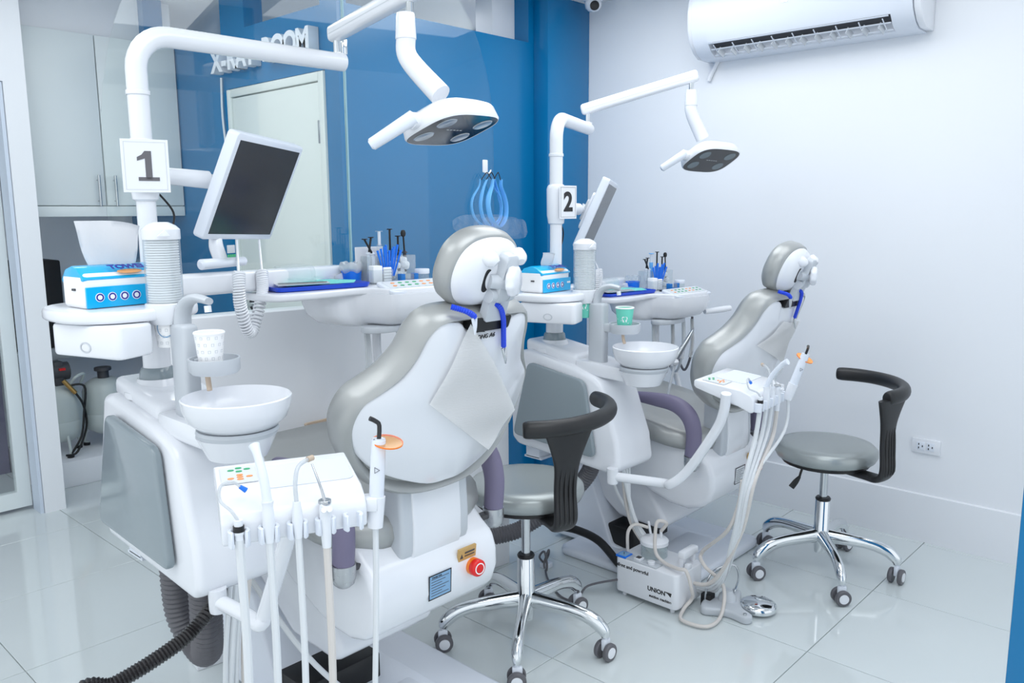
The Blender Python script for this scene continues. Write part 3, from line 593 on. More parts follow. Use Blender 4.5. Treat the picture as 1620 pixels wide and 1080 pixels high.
def lamp(n):
    # (arm end, stem top, stem bend, stem foot, head centre, long axis, face normal)
    D=(((1.485,2.075,1.905) , (1.4220,1.6720,1.9810), (1.3990,1.6620,1.8330), (1.4190,1.5590,1.7350), (1.408,1.505,1.649), (-.981,-.19,-.044), (.108,-.339,-.935)),
       ((2.91,2.256,1.825) , (3.1090,1.8660,1.9820), (3.0920,1.8550,1.8510), (3.1310,1.8170,1.7440), (3.155,1.79,1.658), (-.972,.232,.034), (-.14,-.459,-.877)))[n]
    a,st,sb,sf,c0,X,N=[V(q) for q in D]
    t=thing('dental_lamp',('white operating lamp with dark face hanging before the blue wall','white operating lamp with dark face hanging before the white wall')[n],'lamp',c0,group='operating lamps')
    k=(st-a); k.normalize(); up=V((0,0,1))
    obj('pivot_pin',tube([a+V((0,0,-.03)),a+V((0,0,.055))],.011,14),'chrome',t)
    obj('pivot_cup',lathe([(.02,0),(.02,.025),(.012,.028)],a+V((0,0,-.022)),20),'plastic',t)
    p0=a+V((0,0,.065))-k*.03; p1=st+V((0,0,.012))+k*.03; L=(p1-p0).length
    obj('spring_arm',xf(box((0,-.021,-.024),(L,.021,.024),.014,4),basis(p0,p1-p0,up.cross(p1-p0))),'plastic',t)
    obj('arm_seam',xf(box((.02,-.0215,-.004),(L-.02,.0215,-.0025)),basis(p0,p1-p0,up.cross(p1-p0))),'grey_plastic',t)
    obj('stem_pin',tube([st+V((0,0,-.045)),st],.010,14),'chrome',t)
    s0=V((sb.x,sb.y,st.z-.04))
    obj('stem',join(lathe([(0,0),(.022,0),(.024,-.01),(.0265,-.058),(.0265,-.062),(.0245,-.064),(.0245,-.066)],s0,22),tube([s0+V((0,0,-.06)),sb+V((0,0,.012)),sb+(sf-sb)*.25,sf],[.0245,.025,.026,.028],18,5)),'plastic',t)
    m=basis(c0,X,N.cross(X)); o=[(x,y) for x,y in superell(.122,.087,3.4,48)]
    f=lambda x,y,d:m@V((x,y,d))
    obj('head',pillow(o,(0,0),[(0,-.055),(.45,-.054),(.8,-.046),(.97,-.034),(1.0,-.028),(1.03,.0),(1.0,.005),(.985,.002),(0,.002)],f),'plastic',t,50)
    gl=obj('face_glass',pillow(o,(0,0),[(0,.002),(.985,.002),(.985,.0045),(0,.0045)],f),'lamp_glass' if n==0 else 'screen_black',t)
    for x,y in ((-.072,.035),(-.072,-.04),(.07,.04),(.07,-.035)):
        obj('reflector',xf(lathe([(0,.0052),(.010,.0055),(.024,.0062),(.026,.0045),(0,.0045)],(x,y,0),24),m),'lens_dim' if n else 'lens',gl)
    obj('status_marks',xf(join(*[box((-.03+i*.013,-.004,.0045),(-.022+i*.013,-.0015,.0051)) for i in range(5)]),m),'label_grey',gl,0)
    e=m@V((.112,.012,-.02)); hd=(-CR*.8-CU*.52).normalized(); e=(e if (e-C0).length<99 else e)
    s=1 if n==0 else 1
    obj('handle_hub',tube([e-m.to_3x3()@V((.02,0,0)),e+m.to_3x3()@V((.03,0,0))],.02,16),'plastic',t)
    q=e+m.to_3x3()@V((.035,0,0))
    obj('handle',tube([q-hd*.02,q-hd*.015,q+hd*.10,q+hd*.105],[.008,.0175,.0145,.009],16,1,.8),'plastic_cool',t)
C0=V((0,0,0))
def assistant(n):
    ang,org=((math.radians(-24.4),V((.775,1.262,.906))),(math.radians(4.7),V((2.566,1.211,.836))))[n]
    K=.867; m=M.Translation(org)@rz(ang)@M.Scale(K,4)
    def tube(P,r,*a,**k): return globals()['tube'](P,[x*K for x in r] if isinstance(r,(list,tuple)) else r*K,*a,**k)
    def lathe(P,o,*a,**k): return globals()['lathe']([(r*K,z*K) for r,z in P],o,*a,**k)
    w=('in the near holder','in the far holder')[n]
    t=thing('assistant_tray',('white assistant instrument holder with key pad on a swing arm, in the foreground','white assistant instrument holder on a swing arm beside the far chair')[n],'instrument holder',org,group='assistant holders')
    prof=[(0,0),(.012,.018),(.05,.034),(.235,.055),(.245,.05),(.245,.028),(.235,.02),(.06,-.03),(.012,-.05),(0,-.045)]
    obj('tray_body',xf(prism([(-.15,y,z) for y,z in prof],(.30,0,0),.007,3),m),'plastic',t)
    top=basis((0,.14,.0455),(1,0,0),(0,.995,.112))
    obj('tray_recess',xf(prism([(x+.045,y,-.001) for x,y in rrect(.19,.12,.015)],(0,0,.0018),.0005,1),m@top),'plastic_cool',t)
    kp=obj('key_pad',xf(box((-.138,-.015,0),(-.062,.075,.0016)),m@top),'label_grey',t)
    for x,y,mm in ((-.115,.055,'led_green'),(-.098,.064,'led_green'),(-.08,.055,'led_green'),(-.098,.046,'led_green'),(-.118,.01,'led_orange'),(-.098,.026,'led_orange'),(-.078,.014,'led_orange'),(-.098,.003,'led_orange'),(-.098,.015,'led_orange')):
        obj('key',xf(globals()['lathe']([(0,0),(.007,0),(.007,.0022),(0,.0022)],(x,y,.001),14,None,1,.55),m@top),mm,kp)
    xs=(-.117,-.058,.0,.058,.117)
    for x in xs:
        ring=[(x+.022*math.sin(q),-.010+.022*math.cos(q)) for q in [math.radians(-138+i*276/14) for i in range(15)]]
        inner=[(x+(px-x)*.62,-.010+(py+.010)*.62) for px,py in ring[::-1]]
        obj('holder_clip',xf(prism([(px,py,-.046) for px,py in ring+inner],(0,0,.036),.002,1),m),'plastic_cool',t)
    obj('side_clip',xf(prism([(.15,.01,-.02),(.172,.0,-.02),(.178,.02,-.02),(.172,.045,-.02),(.15,.05,-.02)],(0,0,.03),.003),m),'plastic',t)
    if n==0: arm=[(.832,1.705,.57),(.845,1.60,.565),(.848,1.548,.562),(.858,1.535,.60),(.85,1.42,.80),(.845,1.40,.86)]
    else: arm=[(2.345,1.69,.497),(2.42,1.53,.49),(2.4020,1.4790,0.5020),(2.4170,1.4190,0.5650),(2.4160,1.3220,0.7180),(2.4060,1.2890,0.7900),(2.3930,1.2750,0.8580)]
    obj('swing_arm',tube(arm,.0195,16,6),'plastic',t)
    obj('arm_pivot',lathe([(0,-.03),(.022,-.03),(.024,-.02),(.024,.035),(0,.035)],arm[0],20),'plastic',t)
    # --- instruments, each a thing with its own hose
    up=m.to_3x3(); P=lambda x,y,z:m@V((x,y,z))
    feet=((.885,1.715,.59),(.90,1.72,.59),(.87,1.715,.59),(.92,1.72,.59),(.93,1.72,.59)) if n==0 else ((2.42,1.70,.51),(2.44,1.70,.51),(2.46,1.70,.51),(2.43,1.71,.51),(2.45,1.71,.51))
    def hose(x,y,k,r,mt,par,z0=-.06):
        a=P(x,y,z0); f=V(feet[k])
        if n==0:
            b=V((a.x+.012*(k-2),a.y+.03,.16)); mid=V(((a.x+f.x)/2-.02+.03*k,(a.y+f.y)/2+.06+.02*k,.045+.02*(k%3)))
            pts=[a,V((a.x+.004,a.y+.004,.62)),V((a.x+.003*(k-2),a.y+.012,.36)),b,mid,V((f.x+.01*k-.02,f.y+.05,.16)),V((f.x-.01,f.y+.03,.38)),f]
        else:
            e=V((2.60-.02*k,1.40,.06+.015*k))
            pts=[a,a+V((-.004,.01,-.1)),V((2.4180,1.2110,0.5700))+V((.008*k,-.008*k,0)),V((2.4580,1.2640,0.3460))+V((.005*k,-.005*k,0)),e,V((2.54,1.52+.02*k,.09+.012*k)),V((2.53,1.70+.01*k,.25)),f]
        return obj('hose',tube(pts,r,8,7),mt,par)
    ly=(.03,-.09)[n]; gr='instruments '+w
    s=thing('saliva_ejector','thin clear curved tube with bright blue tip '+w,'suction tube',P(xs[0],-.014,0),group=gr)
    obj('connector',join(tube([P(xs[0],-.014,-.03),P(xs[0],-.014,.012)],.009,12),tube([P(xs[0],-.014,-.018),P(xs[0],-.014,-.01)],.0105,14)),'frost_plastic',s); obj('seal',tube([P(xs[0],-.014,-.012),P(xs[0],-.014,.0)],.0112,14),'black',s)
    tp=[P(xs[0],-.014,.01),P(xs[0]-.012,-.005,.03),P(xs[0]-.030,.02,.045),P(xs[0]-.028,.03,.072),P(xs[0]-.005,.035,.078),P(xs[0]+.01,.035,.066)]
    obj('bent_tube',tube(tp,.0033,8),'clear_tube',s); obj('blue_tip',tube([tp[-1],tp[-1]+up@V((.012,0,-.010))],[.0045,.006],10,1),'vivid_blue',s); hose(xs[0],-.014,0,.0095,'tube_white',s,-.03)
    s=thing('high_volume_suction','thick white suction tube with flared end '+w,'suction tube',P(xs[1],-.014,0),group=gr)
    tp=[P(xs[1],-.012,.04),P(xs[1]-.004,-.008+ly*.3,.09),P(xs[1]-.012,-.0+ly*.8,.135),P(xs[1]-.016,.004+ly*1.1,.15)]
    obj('suction_tip',tube(tp,[.010,.0095,.0088,.012],14),'plastic_cool',s); obj('connector',tube([P(xs[1],-.014,-.045),P(xs[1],-.014,.0),P(xs[1],-.013,.03),P(xs[1],-.012,.042)],[.0095,.013,.011,.013],14,3),'frost_plastic',s); hose(xs[1],-.014,1,.0085,'tube_white',s,-.04)
    s=thing('curved_ejector','clear curved suction tube with cream tip '+w,'suction tube',P(xs[2],-.014,0),group=gr)
    tp=[P(xs[2],-.013,.03),P(xs[2],-.006,.07),P(xs[2]+.01,.012,.10),P(xs[2]+.034,.04,.105)]
    obj('curved_tube',tube(tp,.0045,10),'clear_tube',s); obj('cream_tip',tube([tp[-1],tp[-1]+up@V((.012,.008,.001))],.0065,10),'tan',s)
    obj('connector',tube([P(xs[2],-.014,-.045),P(xs[2],-.014,-.01),P(xs[2],-.013,.034)],[.0085,.0115,.008],14,3),'frost_plastic',s); hose(xs[2],-.014,2,.0075,'tube_white',s,-.04)
    s=thing('air_water_syringe','three-way syringe with slim metal nozzle and two buttons '+w,'syringe',P(xs[3],-.014,0),group=gr)
    obj('grip',tube([P(xs[3],-.014,-.075),P(xs[3],-.014,-.04),P(xs[3],-.016,.01),P(xs[3]+.002,-.02,.022)],[.0095,.0115,.013,.012],14,3),'frost_plastic',s)
    for dx in (-.006,.006): obj('button',disc(.0055,.006,P(xs[3]+dx,-.029,.012),up@V((0,-1,.5)),12),'plastic',s)
    obj('nozzle',tube([P(xs[3],-.012,.025),P(xs[3]-.006,-.004,.055),P(xs[3]-.018,.008+ly*.5,.10)],[.004,.003,.0022],8),'steel',s); obj('cap',disc(.012,.006,P(xs[3],-.012,.022),n=14),'silver',s); hose(xs[3],-.014,3,.0085,'tube_cream',s,-.07)
    s=thing('curing_light','white curing light with round orange shield and black bent tip '+w,'curing light',P(.17,.02,.0),group='curing lights')
    b0,b1=(P(.172,.022,-.05),P(.186,.03,.115)) if n==0 else (P(.135,-.03,-.03),P(.15,-.075,.115))
    d=(b1-b0).normalized(); sd=(up@V((1,.15,.0))).normalized()
    obj('handle',tube([b0,b0+d*.02,b0+d*.07,b0+d*.16,b1],[.010,.015,.0165,.0155,.011],16,4),'plastic_cool',s)
    obj('cradle',tube([b0+d*-.01,b0+d*.05],[.017,.02],16,1),'plastic',s)
    obj('warning_mark',xf(globals()['lathe']([(.0055,0),(.007,0),(.007,.0006),(.0055,.0006)],(0,0,0),3),basis(b0+d*.105-CFh*.0145,CR,d)),'dark_grey',s)
    sh=b1+d*.008; nrm=(d+V((-.1,-.25,.0))).normalized()
    obj('shield_disc',lathe([(0,0),(.0335,0),(.034,.0015),(.0335,.003),(0,.003)],sh+sd*.018,32,nrm),'tint_orange' if n==0 else 'orange_shield',s); obj('shield_rim',lathe([(.0335,-.0002),(.0348,.0),(.0348,.0032),(.0335,.0032),(.0335,-.0002)],sh+sd*.018,32,nrm),'amber_ring',s)
    obj('shield_hub',lathe([(.006,-.002),(.0105,-.001),(.0105,.006),(.006,.007)],sh,18,nrm),'plastic',s)
    obj('light_guide',tube([sh,sh+d*.035,sh+d*.045-sd*.008,sh+d*.052-sd*.02],[.005,.005,.0052,.0055],12,3),'screen_black',s)
    a=b0
    pts=[a,a+V((-.004,0,-.15)),a+V((-.01,.01,-.42)),V((a.x-.005,a.y+.03,.12)),V((a.x-.02,a.y+.12,.03)),V((a.x+.0,a.y+.2,.05))] if n==0 else [a,a+V((-.02,.0,-.12)),V((2.4350,1.1930,0.5700)),V((2.4690,1.2520,0.3460)),V((2.66,1.42,.05)),V((2.6,1.56,.04))]
    obj('power_cord',tube(pts,.0066,8),'tube_white',s)
CFh=V((CF.x,CF.y,0)).normalized()
for n,off in enumerate((O0,T)):
    cuspidor(off,n); dispenser(off,n); cups(off,n); towel(off,n); sign(off,n); monitor(off,n)
    delivery(off if n==0 else off+V((0,0,-.055)),n); lamp(n); assistant(n)
# ---------------------------------------------------------------- dental chairs
UC=1.352; PB=V((UC,1.519,.748)); UPV=V((0,-.3626,.932)); NF=V((0,.932,.3626))
def bp(x,t,d,k=.85): return PB+V((x,0,0))+UPV*t+NF*(d+k*x*x)
def sym(h,n=4):
    L=[V((x,t,0)) for x,t in h]; full=L+[V((-p.x,p.y,0)) for p in L[::-1] if p.x>1e-6]
    return [(p.x,p.y) for p in catm(full,n,True)]
PLATE=sym([(0,.035),(.06,.038),(.158,.072),(.221,.105),(.264,.147),(.288,.196),(.287,.243),(.268,.281),(.232,.312),(.194,.35),(.172,.406),(.158,.459),(.134,.487),(.085,.486),(.065,.468),(0,.462)])
CUSH=sym([(0,.005),(.1,.008),(.18,.028),(.24,.067),(.278,.12),(.296,.17),(.302,.22),(.289,.275),(.26,.308),(.224,.348),(.192,.404),(.176,.462),(.145,.502),(.085,.515),(0,.514)])
HEAD=[(x-.014,y) for x,y in sym([(0,.510),(.05,.513),(.083,.533),(.103,.572),(.104,.61),(.092,.645),(.066,.669),(.034,.68),(0,.683)])]
def chair(n):
    off=V((0,0,0)) if n==0 else V((1.57,-.029,0)); dz=0 if n==0 else -.082
    t=thing('dental_chair',('silver-grey dental chair with white shell, back turned to the camera in the centre','silver-grey dental chair with white shell beside the right wall')[n],'dental chair',(UC,1.9,0),off,'dental chairs')
    def ob(nm,bm,mt,par=None,sm=45):
        bmesh.ops.translate(bm,verts=bm.verts[:],vec=(0,0,dz)); return obj(nm,bm,mt,par or t,sm)
    back=ob('backrest',pillow(CUSH,(0,.26),[(0,.012),(.885,.012),(.91,-.008),(.94,-.017),(.97,-.012),(.992,.008),(1,.032),(.98,.06),(.92,.080),(.6,.086),(0,.085)],bp),'silver_leather',None,60)
    ob('back_shell',pillow(PLATE,(0,.26),[(0,-.016),(.5,-.016),(.97,-.016),(1,-.011),(1,.02),(0,.02)],bp),'plastic',back,50)
    fl=lambda x,d_,dd: bp(x,d_,dd,0)
    ob('top_latch',pillow([(x,.484+y) for x,y in rrect(.125,.034,.006)],(0,.484),[(0,-.02),(1,-.02),(1,.01),(0,.01)],fl),'black',back)
    xd=(bp(.14,.43,-.0245)-bp(-.08,.43,-.0245))
    if n==0: text('model_lettering','IONG A6',.0165,'screen_black',back,bp(-.008,.452,-.0195),xd,UPV,.0006,.0002)
    if n==0: ob('logo_arc',tube([bp(x-.026,.462+.004*math.cos(x*90),-.0175) for x in (-.012,-.004,.006,.014)],[.0006,.0015,.0018,.0006],6,3),'screen_black',back)
    # headrest
    hd=ob('headrest',pillow(HEAD,(-.014,.595),[(0,.03),(.97,.03),(1.04,.036),(1.09,.056),(1.06,.082),(.92,.096),(.4,.10),(0,.10)],fl),'silver_leather',None,60)
    ob('headrest_shell',pillow(HEAD,(-.014,.595),[(0,-.012),(.3,-.011),(.6,-.006),(.82,.006),(.95,.024),(.99,.04),(0,.04)],fl),'plastic',hd,60)
    for s in (-1,1): ob('shell_lobe',tube([fl(.05*s,.645,.005),fl(.044*s,.642,-.012),fl(.04*s,.638,-.022)],[.02,.018,.010],12,3),'plastic',hd)
    ob('slot',pillow([(x-.045,.592+y) for x,y in superell(.011,.028)],(-.045,.592),[(0,-.0105),(1,-.0105),(1,.0),(0,.0)],fl),'black',hd)
    br=ob('headrest_bracket',join(pillow([(x,.523+y) for x,y in rrect(.066,.058,.008)],(0,.523),[(0,-.026),(1,-.026),(1,-.004),(0,-.004)],fl),
        pillow([(x,.60+y) for x,y in rrect(.042,.115,.012)],(0,.60),[(0,-.034),(.9,-.034),(1,-.029),(1,-.005),(0,-.005)],fl),
        tube([fl(-.036,.558,-.018),fl(-.02,.558,-.018)],.017,18),tube([fl(.02,.558,-.018),fl(.036,.558,-.018)],.017,18),
        tube([fl(-.04,.592,-.012),fl(.0,.592,-.026)],.017,16)),'grey_plastic',hd)
    kc=fl(.0,.60,-.034); ax=(V((.40,-.85,-.05))).normalized()
    kn=lathe([(0,0),(.026,0),(.035,.004),(.037,.012),(.035,.02),(.028,.024),(0,.025)],kc,36,ax)
    for v in kn.verts:
        r=(v.co-kc)-ax*((v.co-kc).dot(ax))
        if r.length>.03:
            a=math.atan2(r.dot(V((0,0,1))),r.dot(ax.cross(V((0,0,1))))); v.co-=r.normalized()*.0016*(1+math.cos(a*8))
    ob('knob',kn,'plastic',hd)
    # column joining back and seat
    pr2=[(1.53,.82),(1.535,.74),(1.530,.66),(1.532,.60),(1.555,.545),(1.63,.56),(1.62,.64),(1.62,.82)]
    ob('back_column',prism([(UC-.118,v,z) for v,z in pr2],(.236,0,0),.012,3),'grey_plastic')
    pr3=[(1.53,.81),(1.529,.74),(1.524,.66),(1.526,.60),(1.547,.548),(1.56,.56),(1.54,.62),(1.54,.81)]
    ob('column_cover',prism([(UC-.082,v,z) for v,z in pr3],(.164,0,0),.004,2),'plastic')
    # underbody
    pu=[(1.60,.635),(1.565,.602),(1.525,.575),(1.508,.53),(1.507,.48),(1.525,.43),(1.56,.395),(1.62,.378),(1.70,.382),(1.78,.405),(1.88,.45),(2.02,.53),(2.12,.595),(2.12,.64)]
    ub=ob('underbody',prism([(UC-.222,v,z) for v,z in pu],(.430,0,0),.03,4),'plastic')
    m=basis((UC-.015,1.507,.495),(1,0,0),(0,-.05,1))
    lb=ob('data_plate',xf(box((-.037,-.033,-.002),(.037,.033,.0012)),m),'label_blue' if n==0 else 'label_grey',ub)
    ob('plate_border',xf(join(box((-.039,.031,0),(.039,.034,.0014)),box((-.039,-.034,0),(.039,-.031,.0014)),box((-.039,-.034,0),(-.036,.034,.0014)),box((.036,-.034,0),(.039,.034,.0014))),m),'screen_black',lb)
    ob('plate_lines',xf(join(*[box((-.031,.021-k*.0075,0),(.03-.012*((k*7)%3),.0225-k*.0075,.0016)) for k in range(7)]),m),'dark_grey',lb)
    text('plate_title','Dental Unit',.007,'screen_black',lb,m@V((-.012,.0265,.0016))+V((0,0,dz)),(1,0,0),(0,0,1),.0002,.0001) if n==0 else None
    m=basis((UC+.088,1.509,.548),(1,0,0),(0,-.12,1))
    wl=ob('warning_plate',xf(box((-.035,-.016,-.004),(.028,.018,.003)),m),'gold_label',ub)
    ob('warning_print',xf(join(prism([(-.031,-.009,.003),(-.019,-.009,.003),(-.025,.004,.003)],(0,0,.0006)),box((-.014,.002,.003),(.022,.007,.0036)),box((-.014,-.006,.003),(.022,-.003,.0036))),m),'dark_grey',wl)
    e0=V((UC+.103,1.506,.507))
    eb=ob('stop_button',lathe([(0,.012),(.0225,.012),(.0235,.017),(.023,.026),(.019,.03),(0,.031)],e0,28,(-.1,-1,.05)),'red',ub)
    ob('button_collar',lathe([(.0,-.004),(.0235,-.004),(.0235,.0115),(.0,.0115)],e0,24,(-.1,-1,.05)),'amber_ring',eb)
    ob('turn_arrows',lathe([(.0125,.031),(.0155,.031),(.0155,.0316),(.0125,.0316)],e0,24,(-.1,-1,.05)),'paper_cup',eb)
    # seat and leg rest
    so=rrect(.55,.66,.16,8)
    def sm(x,y,d): return V((UC+x,1.89+y,d+.16*(y+.31)))
    st=ob('seat',pillow(so,(0,0),[(0,.60),(.86,.60),(.96,.612),(1.0,.64),(.985,.668),(.93,.686),(.6,.690),(0,.688)],sm),'silver_leather',None,60)
    ob('leg_rest',xf(pillow(rrect(.42,.34,.09,6),(0,0),[(0,0),(.9,0),(1,.02),(.98,.05),(.9,.062),(0,.064)],lambda x,y,d:V((x,y,d))),basis((UC,2.19,.545),(1,0,0),(0,-.12,1))@tr(0,0,-.05)),'silver_leather')
    # armrests
    for s in (-1,1):
        u=UC+.26*s
        ar=ob('armrest',tube([(u,1.875,.806),(u,1.85,.805),(u,1.75,.806),(u,1.66,.80),(u,1.60,.765),(u,1.575,.70),(u,1.58,.612)],[.009,.018,.027,.031,.033,.031,.030],16,6,.86,(0,0,1)),'armrest')
        ob('end_cap',lathe([(0,.55),(.016,.553),(.026,.562),(.030,.578),(.0305,.611),(0,.611)],(u,1.58,0),24),'silver',ar)
        ob('pivot_bracket',box((u-.012*s,1.57,.585),(UC+.205*s,1.60,.60),.004),'dark_grey',ar)
    # lift and base stand on the floor
    obj('lift_cover',prism([(UC-.17,v,z+dz) for v,z in ((1.86,.45),(1.80,.36),(1.74,.27),(1.77,.235),(1.98,.245),(2.2,.40),(2.2,.58),(2.05,.56))],(.34,0,0),.02,3),'plastic',t)
    obj('lift_linkage',box((UC-.2,1.88,.04),(UC+.07,2.1,.13),.01),'black',t)
    obj('pedestal',prism([(UC-.22,v,z) for v,z in ((1.92,.04),(1.98,.05),(2.10,.34),(2.16,.36),(2.30,.36),(2.30,.02),(1.92,.02))],(.2,0,0),.015,3),'plastic_cool',t)
    obj('base_plate',join(prism([(UC+x-.025,1.86+y,.0) for x,y in rrect(.66,.60,.04)],(0,0,.042),.018,3),box((UC-.16,1.7,0.03),(UC+.16,2.32,.05),.01)),'plastic_cool',t)
    obj('foot_plate',prism([(UC+x-.03,1.74+y,.042) for x,y in rrect(.30,.14,.015)],(0,0,.012),.004),'plastic_cool',t)
    # bib with chain
    w=('over the near chair back','over the far chair back')[n]
    o3=off+V((0,0,dz))
    def cl(x,t_,d=-.022): return bp(x,t_,d)
    nb=thing('bib_napkin','embossed white paper bib hanging askew '+w,'napkin',cl(-.02,.3),o3,'paper bibs')
    C4=[V((-.071,.492,0)),V((.238,.175,0)),V((.123,.101,0)),V((-.124,.283,0))] if n==0 else [V((-.027,.411,0)),V((.25,.364,0)),V((.194,.189,0)),V((-.134,.315,0))]
    bm=bmesh.new(); g=[]; N=22
    for i in range(N+1):
        row=[]
        for j in range(N+1):
            a,b=i/N,j/N; q=C4[0]*(1-a)*(1-b)+C4[1]*a*(1-b)+C4[2]*a*b+C4[3]*(1-a)*b
            lift=.004+.007*math.sin(a*5+b*3)**2+.012*max(0,.25-a-b)+.006*a*b
            row.append(bm.verts.new(bp(q.x,q.y,-.0185-lift)))
        g.append(row)
    for i in range(N):
        for j in range(N): bm.faces.new((g[i][j],g[i+1][j],g[i+1][j+1],g[i][j+1]))
    bmesh.ops.solidify(bm,geom=bm.faces[:],thickness=.001)
    obj('sheet',bm,'embossed_paper',nb,80)
    kc2=thing('bib_chain','bright blue coiled bib cord with metal clips '+w,'bib chain',cl(0,.53),o3,'bib cords')
    L=[cl(-.12,.528,-.008),cl(-.10,.528,-.03),cl(-.082,.52,-.034),cl(-.074,.514,-.034)]; Rr=[cl(-.02,.54,-.012),cl(.0,.532,-.03),cl(.024,.50,-.03),cl(.045,.455,-.028),cl(.062,.42,-.026),cl(.064,.415,-.026)]
    obj('cord',tube(L,.0065,8,6,wave=(.005,.0009)),'cord_blue',kc2); obj('cord',tube(Rr,.006,8,8,wave=(.005,.0009)),'cord_blue',kc2)
    for q,d,mt in ((cl(-.075,.514,-.036),V((.12,.1,-1)),'plastic_cool' if n==0 else 'steel'),(cl(.065,.414,-.028),V((.12,0,-1)),'steel')):
        d.normalize(); x=d.cross(V((0,-1,0))).normalized()
        obj('clip',join(tube([q-x*.004,q+d*.022,q+d*.04+x*.001],[.003,.0045,.0015],8,3),tube([q+x*.008,q+d*.022+x*.002,q+d*.04],[.003,.004,.0012],8,3)),mt,kc2)
def emboss():
    m=mat('embossed_paper',(1,1,1,1),.8); nt=m.node_tree; b=nt.nodes['Principled BSDF']
    wv=nt.nodes.new('ShaderNodeTexWave'); wv.wave_type='RINGS'; wv.inputs['Scale'].default_value=42; wv.inputs['Distortion'].default_value=9; wv.inputs['Detail Scale'].default_value=1.2
    tc=nt.nodes.new('ShaderNodeTexCoord'); nt.links.new(tc.outputs['Object'],wv.inputs['Vector'])
    bu=nt.nodes.new('ShaderNodeBump'); bu.inputs['Strength'].default_value=.3; bu.inputs['Distance'].default_value=.0005
    nt.links.new(wv.outputs['Fac'],bu.inputs['Height']); nt.links.new(bu.outputs['Normal'],b.inputs['Normal'])
emboss()
for n in (0,1): chair(n)
